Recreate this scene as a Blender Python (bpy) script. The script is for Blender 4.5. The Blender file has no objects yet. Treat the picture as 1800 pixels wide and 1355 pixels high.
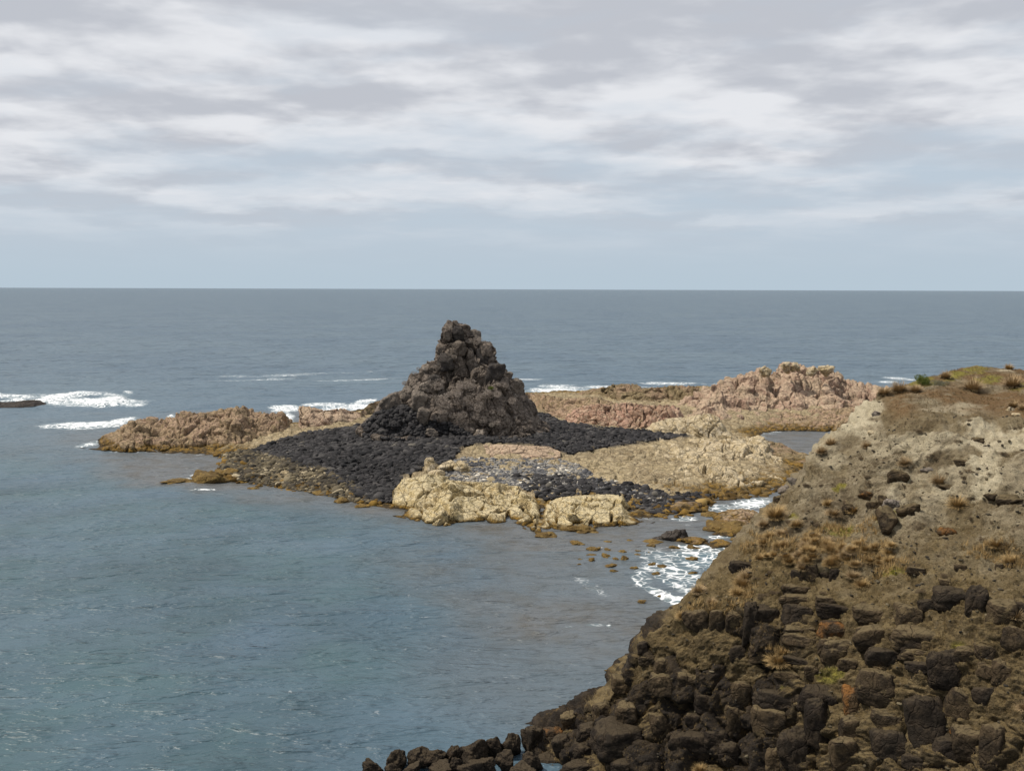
import bpy, math, random
import numpy as np
from mathutils import Vector, Matrix, Euler
from mathutils.bvhtree import BVHTree
random.seed(7)
RNG = np.random.default_rng(7)
R = math.radians
scene = bpy.context.scene
col = scene.collection

# ---------------------------------------------------------------- camera
H, F = 30.0, 1800.0
PITCH, ROLL = math.atan(169.5 / F), 0.0033
cam_d = bpy.data.cameras.new('camera')
cam_d.sensor_fit = 'HORIZONTAL'; cam_d.sensor_width = 36; cam_d.lens = 36
cam_d.clip_start = 0.5; cam_d.clip_end = 300000
cam = bpy.data.objects.new('camera', cam_d); col.objects.link(cam)
RM = Matrix.Rotation(math.pi / 2 - PITCH, 3, 'X') @ Matrix.Rotation(ROLL, 3, 'Z')
cam.matrix_world = Matrix.Translation((0, 0, H)) @ RM.to_4x4()
scene.camera = cam
scene.view_settings.view_transform = 'Standard'
scene.view_settings.look = 'None'
scene.view_settings.exposure = 0.0
scene.view_settings.gamma = 1.0

# ---------------------------------------------------------------- sun and sky
SUN_EL, SUN_AZ = 57, -88          # azimuth clockwise from +Y (view direction): high, from the left
sd = bpy.data.lights.new('sun', 'SUN'); sd.energy = 4.4; sd.angle = R(1.0); sd.color = (1.0, 0.93, 0.82)
sun = bpy.data.objects.new('sun', sd); col.objects.link(sun)
sv = Vector((math.sin(R(SUN_AZ)) * math.cos(R(SUN_EL)), math.cos(R(SUN_AZ)) * math.cos(R(SUN_EL)), math.sin(R(SUN_EL))))
sun.rotation_euler = sv.to_track_quat('Z', 'Y').to_euler()
sun.location = (0, 0, 200)


class NT:
    """small helper to write node trees"""
    def __init__(s, tree):
        s.t = tree; s.n = tree.nodes; s.l = tree.links
    def node(s, kind, **kw):
        n = s.n.new(kind)
        for k, v in kw.items(): setattr(n, k, v)
        return n
    def put(s, sock, v):
        if isinstance(v, bpy.types.NodeSocket): s.l.new(v, sock)
        elif v is not None:
            if isinstance(v, (tuple, list)) and len(v) == 3 and sock.type == 'RGBA': v = (*v, 1)
            sock.default_value = v
    def math(s, op, a, b=None, c=None, clamp=False):
        n = s.node('ShaderNodeMath', operation=op, use_clamp=clamp)
        s.put(n.inputs[0], a)
        if b is not None: s.put(n.inputs[1], b)
        if c is not None: s.put(n.inputs[2], c)
        return n.outputs[0]
    def vmath(s, op, a, b=None, out=0):
        n = s.node('ShaderNodeVectorMath', operation=op)
        s.put(n.inputs[0], a)
        if b is not None: s.put(n.inputs[1], b)
        return n.outputs[out]
    def noise(s, vec, scale, detail=4, rough=0.55, dist=0.0, out=0):
        n = s.node('ShaderNodeTexNoise')
        s.put(n.inputs['Vector'], vec); n.inputs['Scale'].default_value = scale
        n.inputs['Detail'].default_value = detail; n.inputs['Roughness'].default_value = rough
        n.inputs['Distortion'].default_value = dist
        return n.outputs[out]
    def voronoi(s, vec, scale, feature='F1', out=0, rand=1.0):
        n = s.node('ShaderNodeTexVoronoi', feature=feature)
        s.put(n.inputs['Vector'], vec); n.inputs['Scale'].default_value = scale
        n.inputs['Randomness'].default_value = rand
        return n.outputs[out]
    def ramp(s, fac, lo, hi, a=0.0, b=1.0):
        n = s.node('ShaderNodeMapRange', interpolation_type='SMOOTHSTEP')
        s.put(n.inputs[0], fac); n.inputs[1].default_value = lo; n.inputs[2].default_value = hi
        s.put(n.inputs[3], a); s.put(n.inputs[4], b)
        return n.outputs[0]
    def mix(s, fac, a, b, blend='MIX'):
        n = s.node('ShaderNodeMix', data_type='RGBA', blend_type=blend)
        s.put(n.inputs[0], fac); s.put(n.inputs[6], a); s.put(n.inputs[7], b)
        return n.outputs[2]
    def sep(s, v):
        n = s.node('ShaderNodeSeparateXYZ'); s.put(n.inputs[0], v); return n.outputs
    def comb(s, x, y, z):
        n = s.node('ShaderNodeCombineXYZ')
        s.put(n.inputs[0], x); s.put(n.inputs[1], y); s.put(n.inputs[2], z)
        return n.outputs[0]
    def bump(s, h, strength=0.5, distance=0.1, normal=None):
        n = s.node('ShaderNodeBump')
        n.inputs['Strength'].default_value = strength; n.inputs['Distance'].default_value = distance
        s.put(n.inputs['Height'], h)
        if normal is not None: s.put(n.inputs['Normal'], normal)
        return n.outputs[0]
    def attr(s, name, out='Fac'):
        return s.node('ShaderNodeAttribute', attribute_name=name).outputs[out]


world = bpy.data.worlds.new('World'); scene.world = world; world.use_nodes = True
world.node_tree.nodes.clear()
w = NT(world.node_tree)
sky = w.node('ShaderNodeTexSky', sky_type='NISHITA', sun_disc=False)
sky.sun_elevation = R(SUN_EL); sky.sun_rotation = R(SUN_AZ); sky.air_density = 1.2; sky.dust_density = 2.5; sky.altitude = 30
dirv = w.node('ShaderNodeTexCoord').outputs['Generated']
dx, dy, dz = w.sep(dirv)
zc = w.math('MAXIMUM', dz, 0.0)


def cloud_noise(lift):
    z_ = w.math('ADD', zc, lift)
    den = w.math('ADD', z_, 0.13)
    cp = w.comb(w.math('DIVIDE', dx, den), w.math('DIVIDE', dy, den), w.math('MULTIPLY', z_, 5.0))
    cq = w.vmath('ADD', cp, w.vmath('MULTIPLY', w.noise(cp, 3.0, 3, out=1), (0.14, 0.14, 0.2)))
    return w.noise(cq, 1.75, 4.5, 0.5), cq


ca, cq = cloud_noise(0.0)
cb, _ = cloud_noise(0.014)
relief = w.math('MULTIPLY', w.math('SUBTRACT', ca, cb), 1.9)
relief = w.math('ADD', relief, w.math('MULTIPLY', w.math('SUBTRACT', w.noise(cq, 5.0, 6, 0.62), 0.5), 0.30))
relief = w.math('ADD', relief, w.math('MULTIPLY', w.math('SUBTRACT', w.noise(cq, 0.6, 3, 0.5), 0.5), -0.28))
shade = w.ramp(w.math('SUBTRACT', ca, relief), 0.30, 0.72)
cloud = w.mix(shade, (7.9, 8.05, 8.4), (5.25, 5.5, 6.05))
skyc = w.mix(0.9, sky.outputs[0], (5.3, 6.2, 7.2))
hn = w.noise(w.vmath('MULTIPLY', cq, (0.7, 1.0, 1.0)), 1.4, 6, 0.55)
cover = w.math('ADD', w.ramp(dz, 0.0, 0.19, 0.0, 1.0), w.math('MULTIPLY', w.math('SUBTRACT', hn, 0.48), w.ramp(dz, 0.02, 0.08, 0.0, 3.2)), clamp=True)
cover = w.math('MAXIMUM', cover, w.ramp(dz, 0.15, 0.26, 0.0, 0.92))
cover = w.math('MULTIPLY', cover, w.ramp(dz, 0.0, 0.14, 0.45, 1.0))
base = w.mix(w.ramp(dz, 0.0, 0.06), (4.75, 5.75, 6.6), skyc)
final = w.mix(cover, base, cloud)
final = w.mix(w.ramp(dz, -0.05, 0.0, 1.0, 0.0), final, (0.9, 1.15, 1.3))
bg = w.node('ShaderNodeBackground'); w.put(bg.inputs[0], final); bg.inputs[1].default_value = 0.1
out = w.node('ShaderNodeOutputWorld'); w.l.new(bg.outputs[0], out.inputs[0])

# ---------------------------------------------------------------- numeric helpers
RMn = np.array(RM)


def rays(px, py):
    px = np.asarray(px, float); py = np.asarray(py, float)
    d = np.stack([(px - 900) / F, (677.5 - py) / F, -np.ones_like(px)], -1)
    return d @ RMn.T


def at_z(px, py, z):
    px, py, z = np.broadcast_arrays(np.asarray(px, float), np.asarray(py, float), np.asarray(z, float))
    d = rays(px, py); t = (z - H) / d[..., 2]
    return d * t[..., None] + np.array([0, 0, H])


def at_y(px, py, Y):
    px, py, Y = np.broadcast_arrays(np.asarray(px, float), np.asarray(py, float), np.asarray(Y, float))
    d = rays(px, py); t = Y / d[..., 1]
    return d * t[..., None] + np.array([0, 0, H])


def project(P):
    q = (np.asarray(P, float) - np.array([0, 0, H])) @ RMn
    return 900 + F * q[..., 0] / -q[..., 2], 677.5 - F * q[..., 1] / -q[..., 2]


_perm = np.random.default_rng(3).permutation(4096).astype(np.int64)
_grad = np.random.default_rng(5).normal(size=(4096, 3)); _grad /= np.linalg.norm(_grad, axis=1)[:, None]
_jit = np.random.default_rng(6).random((4096, 3))


def _h(i, j, k):
    return _perm[(_perm[(_perm[i & 4095] + j) & 4095] + k) & 4095]


def perlin(p):
    p = np.asarray(p, float); i = np.floor(p).astype(np.int64); f = p - i
    u = f * f * f * (f * (f * 6 - 15) + 10)
    r = 0
    for a in (0, 1):
        for b in (0, 1):
            for c in (0, 1):
                g = _grad[_h(i[..., 0] + a, i[..., 1] + b, i[..., 2] + c)]
                d = g[..., 0] * (f[..., 0] - a) + g[..., 1] * (f[..., 1] - b) + g[..., 2] * (f[..., 2] - c)
                r = r + d * (u[..., 0] if a else 1 - u[..., 0]) * (u[..., 1] if b else 1 - u[..., 1]) * (u[..., 2] if c else 1 - u[..., 2])
    return r * 1.6


def fbm(p, octaves=4, gain=0.5, lac=2.03):
    r = 0; a = 1.0; p = np.asarray(p, float)
    for o in range(octaves):
        r = r + a * perlin(p + 17.3 * o); p = p * lac; a *= gain
    return r


_worley_rel = [None]


def facet(cid):
    '''each cell is a plane of its own tilt: the broken faces of jointed rock'''
    return (_worley_rel[0] * _grad[(cid * 7 + 11) & 4095]).sum(-1)


def worley(p):
    p = np.asarray(p, float); i = np.floor(p).astype(np.int64); f = p - i
    f1 = np.full(p.shape[:-1], 9.0); f2 = f1.copy(); cid = np.zeros(p.shape[:-1], np.int64); rel = np.zeros_like(p)
    for a in (-1, 0, 1):
        for b in (-1, 0, 1):
            for c in (-1, 0, 1):
                h = _h(i[..., 0] + a, i[..., 1] + b, i[..., 2] + c); j = _jit[h]
                v = f - j - np.array([a, b, c], float)
                d = np.sqrt((v ** 2).sum(-1))
                n = d < f1
                f2 = np.where(n, f1, np.minimum(f2, d)); cid = np.where(n, h, cid); f1 = np.where(n, d, f1); rel = np.where(n[..., None], v, rel)
    _worley_rel[0] = rel
    return f1, f2, cid


def sstep(x, a, b):
    t = np.clip((x - a) / (b - a), 0, 1); return t * t * (3 - 2 * t)


class RBF:
    def __init__(s, xy, v, reg=0.0):
        s.xy = np.asarray(xy, float); v = np.asarray(v, float); n = len(v)
        s.c = s.xy.mean(0); s.k = s.xy.std()
        q = (s.xy - s.c) / s.k
        D = np.linalg.norm(q[:, None] - q[None], axis=2)
        A = np.zeros((n + 3, n + 3)); A[:n, :n] = -D + reg * np.eye(n); A[:n, n] = 1; A[:n, n + 1:] = q; A[n:, :n] = A[:n, n:].T
        s.w = np.linalg.solve(A, np.concatenate([v, [0, 0, 0]])); s.q = q
    def __call__(s, x, y):
        p = (np.stack([np.ravel(x), np.ravel(y)], -1) - s.c) / s.k
        r = np.empty(len(p))
        for a in range(0, len(p), 60000):
            b = p[a:a + 60000]
            D = np.sqrt(((b[:, None] - s.q[None]) ** 2).sum(2) + 1e-6)
            r[a:a + 60000] = -D @ s.w[:-3] + s.w[-3] + b @ s.w[-2:]
        return r.reshape(np.shape(x))


def in_poly(px, py, poly):
    c = np.zeros(np.shape(px), bool); n = len(poly)
    for i in range(n):
        x1, y1 = poly[i]; x2, y2 = poly[(i + 1) % n]
        if y1 == y2: continue
        c ^= ((y1 > py) != (y2 > py)) & (px < (x2 - x1) * (py - y1) / (y2 - y1) + x1)
    return c


def link(o, label=None, cat=None, group=None, kind=None, parent=None):
    col.objects.link(o)
    if label: o['label'] = label
    if cat: o['category'] = cat
    if group: o['group'] = group
    if kind: o['kind'] = kind
    if parent: o.parent = parent
    return o


def new_mesh(name, verts, faces, mat, smooth=True, attrs=None):
    me = bpy.data.meshes.new(name)
    verts = np.ascontiguousarray(verts, np.float32).reshape(-1, 3)
    faces = np.ascontiguousarray(faces, np.int32); nf, k = faces.shape
    me.vertices.add(len(verts)); me.vertices.foreach_set('co', verts.ravel())
    me.loops.add(nf * k); me.loops.foreach_set('vertex_index', faces.ravel())
    me.polygons.add(nf); me.polygons.foreach_set('loop_start', np.arange(0, nf * k, k, dtype=np.int32))
    me.polygons.foreach_set('use_smooth', np.full(nf, smooth))
    me.update(calc_edges=True)
    for a, v in (attrs or {}).items():
        at = me.attributes.new(a, 'FLOAT', 'POINT'); at.data.foreach_set('value', np.ascontiguousarray(v, np.float32).ravel())
    me.materials.append(mat)
    return me


def grid_faces(n, m, wrap=False):
    i = np.arange(n if wrap else n - 1)[:, None]; j = np.arange(m - 1)[None]
    a = i * m + j; b = ((i + 1) % n) * m + j
    return np.stack([a, b, b + 1, a + 1], -1).reshape(-1, 4)


def grid_normals(P, wrap=False):
    if wrap:
        du = np.roll(P, -1, 0) - np.roll(P, 1, 0)
    else:
        du = np.gradient(P, axis=0)
    dv = np.gradient(P, axis=1)
    n = np.cross(du, dv); n /= np.linalg.norm(n, axis=-1)[..., None] + 1e-9
    return n


def bvh_of(P, faces):
    return BVHTree.FromPolygons([tuple(v) for v in P.reshape(-1, 3).tolist()], [tuple(f) for f in faces.tolist()])


def shoot(bvh, px, py):
    d = rays(px, py); d = d / np.linalg.norm(d)
    loc, nor, idx, dist = bvh.ray_cast(Vector((0, 0, H)), Vector(d))
    if loc is None: return None
    if nor.dot(Vector(d)) > 0: nor = -nor
    return loc, nor


# ---------------------------------------------------------------- materials
def new_mat(name):
    m = bpy.data.materials.new(name); m.use_nodes = True; m.node_tree.nodes.clear()
    t = NT(m.node_tree)
    b = t.node('ShaderNodeBsdfPrincipled'); o = t.node('ShaderNodeOutputMaterial'); t.l.new(b.outputs[0], o.inputs[0])
    return m, t, b


def rock_mat(name, c1, c2, c3, weed=True, crack=0.45, scale=1.0, lichen=None, fine=1.0, weedtop=0.75, speck=0.0, stretch=(1, 1, 1), top=None):
    m, t, b = new_mat(name)
    geo = t.node('ShaderNodeNewGeometry'); pos = geo.outputs['Position']
    p = t.vmath('MULTIPLY', pos, (scale * stretch[0], scale * stretch[1], scale * stretch[2]))
    n1 = t.noise(p, 0.16, 6, 0.6); n2 = t.noise(p, 0.9, 6, 0.62); n3 = t.noise(p, 4.5, 5, 0.65)
    c = t.mix(t.ramp(n1, 0.40, 0.62), c1, c2)
    c = t.mix(t.ramp(n2, 0.44, 0.66), c, c3)
    c = t.mix(0.9, c, t.mix(t.ramp(n3, 0.3, 0.72), (0.66, 0.66, 0.66), (1.28, 1.28, 1.28)), 'MULTIPLY')
    nz = t.sep(geo.outputs['Normal'])[2]
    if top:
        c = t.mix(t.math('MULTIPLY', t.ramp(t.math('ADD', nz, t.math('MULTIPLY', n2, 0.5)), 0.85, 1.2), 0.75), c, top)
    wp = t.vmath('ADD', p, t.vmath('MULTIPLY', t.noise(p, 0.8, 3, out=1), (1.1, 1.1, 1.1)))
    e1 = t.voronoi(wp, 0.42, 'DISTANCE_TO_EDGE'); e2 = t.voronoi(wp, 1.5, 'DISTANCE_TO_EDGE')
    cr = t.math('MINIMUM', t.ramp(e1, 0.0, 0.05), t.ramp(e2, 0.0, 0.06, 0.45, 1.0))
    if crack: c = t.mix(t.math('MULTIPLY', t.math('SUBTRACT', 1.0, cr), crack), c, (0.03, 0.022, 0.016))
    if lichen:
        c = t.mix(t.ramp(t.noise(p, 0.5, 7, 0.7), 0.58, 0.66), c, lichen)
    if speck:
        c = t.mix(t.math('MULTIPLY', t.ramp(t.noise(p, 7.0, 3, 0.7), 0.64, 0.70), speck), c, (0.5, 0.46, 0.38))
    if weed:
        z = t.sep(pos)[2]
        zz = t.math('SUBTRACT', z, t.math('MULTIPLY', t.math('SUBTRACT', t.noise(pos, 0.35, 5, 0.6), 0.5), 1.6))
        wc = t.mix(t.ramp(t.noise(pos, 1.4, 5, 0.65), 0.42, 0.6), (0.055, 0.036, 0.012), (0.21, 0.125, 0.026))
        wf = t.math('MULTIPLY', t.ramp(zz, weedtop * 0.35, weedtop, 1.0, 0.0), t.ramp(n2, 0.28, 0.5, 0.5, 1.0))
        c = t.mix(wf, c, wc)
        c = t.mix(t.ramp(z, 0.05, 0.3, 0.75, 0.0), c, (0.018, 0.014, 0.01))
    if name == 'shelf_rock': c = t.mix(t.attr('gravel'), c, (0.022, 0.021, 0.022))
    t.put(b.inputs['Base Color'], c)
    b.inputs['Roughness'].default_value = 0.9; b.inputs['Specular IOR Level'].default_value = 0.06 if 'basalt' in name else 0.2
    hsum = t.math('ADD', t.math('MULTIPLY', n3, 0.35), t.math('ADD', n2, t.math('MULTIPLY', cr, 0.35 if crack else 0.0)))
    hsum = t.math('ADD', hsum, t.math('MULTIPLY', t.noise(p, 14, 3, 0.6), 0.12))
    t.put(b.inputs['Normal'], t.bump(hsum, 0.9, 0.45 * fine))
    return m


M = {}
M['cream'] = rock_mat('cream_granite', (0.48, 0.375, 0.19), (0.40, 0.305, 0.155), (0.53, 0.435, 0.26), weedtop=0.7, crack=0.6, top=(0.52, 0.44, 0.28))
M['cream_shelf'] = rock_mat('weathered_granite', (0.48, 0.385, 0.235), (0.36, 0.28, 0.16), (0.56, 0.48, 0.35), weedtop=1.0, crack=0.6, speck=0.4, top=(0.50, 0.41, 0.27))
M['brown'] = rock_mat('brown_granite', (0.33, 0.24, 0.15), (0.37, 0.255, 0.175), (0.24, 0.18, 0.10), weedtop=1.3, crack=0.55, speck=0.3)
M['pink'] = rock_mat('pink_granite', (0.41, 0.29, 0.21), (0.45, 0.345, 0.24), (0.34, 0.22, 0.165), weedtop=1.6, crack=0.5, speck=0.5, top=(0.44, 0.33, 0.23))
M['redrock'] = rock_mat('reddish_granite', (0.42, 0.26, 0.19), (0.35, 0.22, 0.15), (0.46, 0.34, 0.24), weedtop=0.6, crack=0.6)
M['olive'] = rock_mat('olive_granite', (0.25, 0.19, 0.105), (0.30, 0.205, 0.135), (0.18, 0.14, 0.075), weedtop=1.2, crack=0.5)
M['basalt'] = rock_mat('black_basalt', (0.022, 0.022, 0.025), (0.034, 0.033, 0.035), (0.045, 0.043, 0.042), weed=False, crack=0.0)
M['wetbasalt'] = rock_mat('shore_basalt', (0.045, 0.041, 0.04), (0.065, 0.057, 0.052), (0.09, 0.078, 0.068), weed=False, crack=0.2)
M['stack'] = rock_mat('weathered_basalt', (0.150, 0.124, 0.102), (0.205, 0.170, 0.142), (0.092, 0.077, 0.066), weed=False, crack=0.6, scale=0.8, lichen=(0.26, 0.225, 0.19))
M['boulder'] = rock_mat('stack_boulder', (0.17, 0.142, 0.118), (0.22, 0.185, 0.152), (0.11, 0.095, 0.08), weed=False, crack=0.3)
M['shelf'] = rock_mat('shelf_rock', (0.34, 0.27, 0.16), (0.24, 0.185, 0.11), (0.42, 0.34, 0.215), weedtop=1.3, crack=0.45)
M['weedrock'] = rock_mat('weedy_rock', (0.10, 0.065, 0.025), (0.16, 0.10, 0.03), (0.22, 0.15, 0.05), weed=False, crack=0.0, scale=2)
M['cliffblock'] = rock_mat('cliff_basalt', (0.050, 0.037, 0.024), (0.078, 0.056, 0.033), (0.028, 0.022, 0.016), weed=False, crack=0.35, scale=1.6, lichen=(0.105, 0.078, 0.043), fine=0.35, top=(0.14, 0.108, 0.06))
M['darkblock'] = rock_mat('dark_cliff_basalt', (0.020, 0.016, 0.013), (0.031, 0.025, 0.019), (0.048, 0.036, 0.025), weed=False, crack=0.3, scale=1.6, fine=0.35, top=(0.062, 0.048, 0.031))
M['rustblock'] = rock_mat('rust_stained_basalt', (0.050, 0.037, 0.025), (0.075, 0.050, 0.028), (0.19, 0.088, 0.028), weed=False, crack=0.3, scale=1.8, fine=0.35)


def leaf_mat(name, c1, c2, tip=None):
    m, t, b = new_mat(name)
    rnd = t.attr('tone'); r2 = t.attr('tip')
    oi = t.node('ShaderNodeObjectInfo').outputs['Random']
    f = t.math('ADD', t.math('MULTIPLY', rnd, 0.7), t.math('MULTIPLY', oi, 0.3))
    c = t.mix(f, c1, c2)
    if tip: c = t.mix(t.math('MULTIPLY', r2, 0.7), c, tip)
    t.put(b.inputs['Base Color'], c); b.inputs['Roughness'].default_value = 0.8; b.inputs['Specular IOR Level'].default_value = 0.15
    return m


M['tussock'] = leaf_mat('dry_tussock_grass', (0.16, 0.105, 0.042), (0.36, 0.24, 0.098), (0.44, 0.31, 0.15))
M['tussock_brown'] = leaf_mat('brown_tussock_grass', (0.19, 0.13, 0.066), (0.34, 0.24, 0.125), (0.42, 0.31, 0.18))
M['shrub_dry'] = leaf_mat('dry_shrub_twigs', (0.20, 0.17, 0.145), (0.42, 0.36, 0.31))
M['shrub_brown'] = leaf_mat('brown_shrub_twigs', (0.075, 0.055, 0.034), (0.20, 0.145, 0.088))
M['shrub_green'] = leaf_mat('green_shrub_leaves', (0.06, 0.085, 0.015), (0.17, 0.19, 0.045))
M['shrub_grey'] = leaf_mat('grey_green_leaves', (0.10, 0.105, 0.07), (0.22, 0.21, 0.15))
M['cover'] = leaf_mat('ground_cover', (0.07, 0.05, 0.022), (0.19, 0.13, 0.06))

# water
m, t, b = new_mat('sea_water'); M['water'] = m
pos = t.node('ShaderNodeNewGeometry').outputs['Position']
sx, sy, sz = t.sep(pos)
foam = t.attr('foam'); shal = t.attr('shallow'); teal = t.attr('teal')
deep = t.mix(t.ramp(t.noise(pos, 0.012, 4, 0.6), 0.35, 0.65), (0.062, 0.104, 0.145), (0.080, 0.124, 0.160))
c = t.mix(teal, deep, t.mix(t.ramp(t.noise(pos, 0.05, 4, 0.6), 0.35, 0.65), (0.040, 0.072, 0.090), (0.052, 0.096, 0.112)))
c = t.mix(shal, c, t.mix(t.ramp(t.noise(pos, 0.25, 5, 0.65), 0.42, 0.66), (0.100, 0.110, 0.118), (0.085, 0.084, 0.078)))
fv = t.vmath('ADD', pos, t.vmath('MULTIPLY', t.noise(pos, 0.35, 3, out=1), (3.0, 3.0, 0)))
fn = t.noise(fv, 0.55, 8, 0.7)
fc = t.math('SUBTRACT', 1.0, t.ramp(t.voronoi(fv, 0.9, 'DISTANCE_TO_EDGE'), 0.0, 0.2))
fm = t.math('ADD', t.math('MULTIPLY', fn, 0.75), t.math('MULTIPLY', fc, 0.25))
ff = t.ramp(t.math('ADD', foam, t.math('MULTIPLY', t.math('SUBTRACT', fm, 0.5), 2.3)), 0.42, 1.05)
c = t.mix(t.math('MULTIPLY', t.ramp(foam, 0.1, 0.7), 0.35), c, (0.13, 0.21, 0.24))
c = t.mix(ff, c, (0.80, 0.82, 0.83))
t.put(b.inputs['Base Color'], c)
t.put(b.inputs['Roughness'], t.math('ADD', t.attr('chop'), t.math('MULTIPLY', ff, 0.5)))
b.inputs['IOR'].default_value = 1.33
b.inputs['Specular IOR Level'].default_value = 0.36
rp = t.vmath('MULTIPLY', pos, (0.38, 1.0, 1))
rq = t.vmath('ADD', rp, t.vmath('MULTIPLY', t.noise(rp, 0.25, 2, out=1), (1.5, 1.5, 0)))
def wavelet(sc, lo, hi, det=3):
    return t.ramp(t.noise(rq, sc, det, 0.55), lo, hi)
bn = t.bump(t.noise(rp, 0.05, 3, 0.5), 1.0, 3.0)
far = t.attr('far')
def sbump(h, dist, normal, k):
    n = t.node('ShaderNodeBump'); n.inputs['Distance'].default_value = dist
    t.put(n.inputs['Strength'], k); t.put(n.inputs['Height'], h); t.put(n.inputs['Normal'], normal)
    return n.outputs[0]
bn = sbump(wavelet(0.16, 0.48, 0.76), 2.0, bn, t.math('ADD', 0.16, t.math('MULTIPLY', far, 0.84)))
bn = sbump(wavelet(0.55, 0.46, 0.76), 0.62, bn, t.math('ADD', 0.62, t.math('MULTIPLY', far, 0.38)))
bn = t.bump(wavelet(1.5, 0.46, 0.74), 0.9, 0.14, bn)
bn = t.bump(t.noise(rp, 4.5, 3, 0.6), 1.0, 0.045, bn)
t.put(b.inputs['Normal'], bn)

# headland soil
m, t, b = new_mat('headland_soil'); M['soil'] = m
geo = t.node('ShaderNodeNewGeometry'); pos = geo.outputs['Position']
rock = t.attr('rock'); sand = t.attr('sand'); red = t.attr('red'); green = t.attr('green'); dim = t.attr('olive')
n1 = t.noise(pos, 0.25, 6, 0.6); n2 = t.noise(pos, 1.3, 7, 0.65); n3 = t.noise(pos, 6, 6, 0.7); n4 = t.noise(pos, 22, 3, 0.6)
c = t.mix(t.ramp(n1, 0.38, 0.62), (0.195, 0.155, 0.095), (0.26, 0.215, 0.14))
sp_ = t.comb(t.math('ADD', t.math('MULTIPLY', t.sep(pos)[0], 0.22), t.math('MULTIPLY', t.sep(pos)[2], 0.30)), t.math('MULTIPLY', t.sep(pos)[1], 0.9), t.math('SUBTRACT', t.math('MULTIPLY', t.sep(pos)[2], 0.9), t.math('MULTIPLY', t.sep(pos)[0], 0.45)))
st = t.noise(sp_, 1.1, 7, 0.68, 0.5)
c = t.mix(t.ramp(st, 0.50, 0.60), c, (0.135, 0.104, 0.064))
c = t.mix(t.ramp(st, 0.36, 0.44, 0.7, 0.0), c, (0.34, 0.29, 0.20))
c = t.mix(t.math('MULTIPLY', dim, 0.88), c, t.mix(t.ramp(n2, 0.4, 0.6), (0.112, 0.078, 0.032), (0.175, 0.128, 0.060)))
c = t.mix(t.math('MULTIPLY', sand, t.ramp(n2, 0.30, 0.55, 0.35, 1.0)), c, (0.50, 0.435, 0.305))
c = t.mix(t.math('MULTIPLY', t.ramp(n3, 0.52, 0.68), t.math('SUBTRACT', 0.75, t.math('MULTIPLY', sand, 0.5))), c, (0.075, 0.056, 0.034))
c = t.mix(t.math('MULTIPLY', t.ramp(t.noise(pos, 3.1, 6, 0.75), 0.60, 0.68), 0.5), c, (0.34, 0.28, 0.19))
c = t.mix(t.math('MULTIPLY', red, t.ramp(n2, 0.3, 0.5)), c, t.mix(t.ramp(n3, 0.4, 0.6), (0.125, 0.072, 0.032), (0.18, 0.115, 0.055)))
c = t.mix(t.math('MULTIPLY', green, t.ramp(n2, 0.34, 0.56)), c, t.mix(t.ramp(n3, 0.4, 0.6), (0.13, 0.12, 0.022), (0.25, 0.21, 0.045)))
nz = t.sep(geo.outputs['Normal'])[2]
rc = t.mix(t.ramp(n2, 0.4, 0.62), (0.026, 0.021, 0.017), (0.055, 0.041, 0.027))
rc = t.mix(t.ramp(t.noise(pos, 0.8, 6, 0.7), 0.58, 0.68), rc, (0.13, 0.085, 0.035))
steep = t.ramp(t.math('ADD', nz, t.math('MULTIPLY', t.math('SUBTRACT', n2, 0.5), 0.6)), 0.50, 0.82, 1.0, 0.0)
c = t.mix(t.math('MULTIPLY', rock, t.math('MAXIMUM', steep, t.ramp(rock, 0.75, 1.0))), c, rc)
c = t.mix(0.8, c, t.mix(t.ramp(n4, 0.3, 0.7), (0.7, 0.7, 0.7), (1.25, 1.25, 1.25)), 'MULTIPLY')
t.put(b.inputs['Base Color'], c)
b.inputs['Roughness'].default_value = 0.92; b.inputs['Specular IOR Level'].default_value = 0.15
hh = t.math('ADD', t.math('ADD', n2, t.math('MULTIPLY', n3, 0.55)), t.math('MULTIPLY', n4, 0.18))
t.put(b.inputs['Normal'], t.bump(hh, 1.0, 0.34))

# cobbles (colour varies by stone)
def cobble_mat(name, stops, weed=False):
    m, t, b = new_mat(name)
    tone = t.attr('tone')
    r = t.node('ShaderNodeValToRGB'); t.put(r.inputs[0], tone); r.color_ramp.interpolation = 'LINEAR'
    el = r.color_ramp.elements
    el[0].position = stops[0][0]; el[0].color = (*stops[0][1], 1); el[1].position = stops[-1][0]; el[1].color = (*stops[-1][1], 1)
    for p_, c_ in stops[1:-1]:
        e = el.new(p_); e.color = (*c_, 1)
    pos = t.node('ShaderNodeNewGeometry').outputs['Position']
    n = t.noise(pos, 5, 4, 0.6)
    c = t.mix(0.8, r.outputs[0], t.mix(n, (0.5, 0.5, 0.5), (1.5, 1.5, 1.5)), 'MULTIPLY')
    t.put(b.inputs['Base Color'], c); b.inputs['Roughness'].default_value = 0.85; b.inputs['Specular IOR Level'].default_value = 0.12
    t.put(b.inputs['Normal'], t.bump(n, 0.6, 0.1))
    return m


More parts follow.
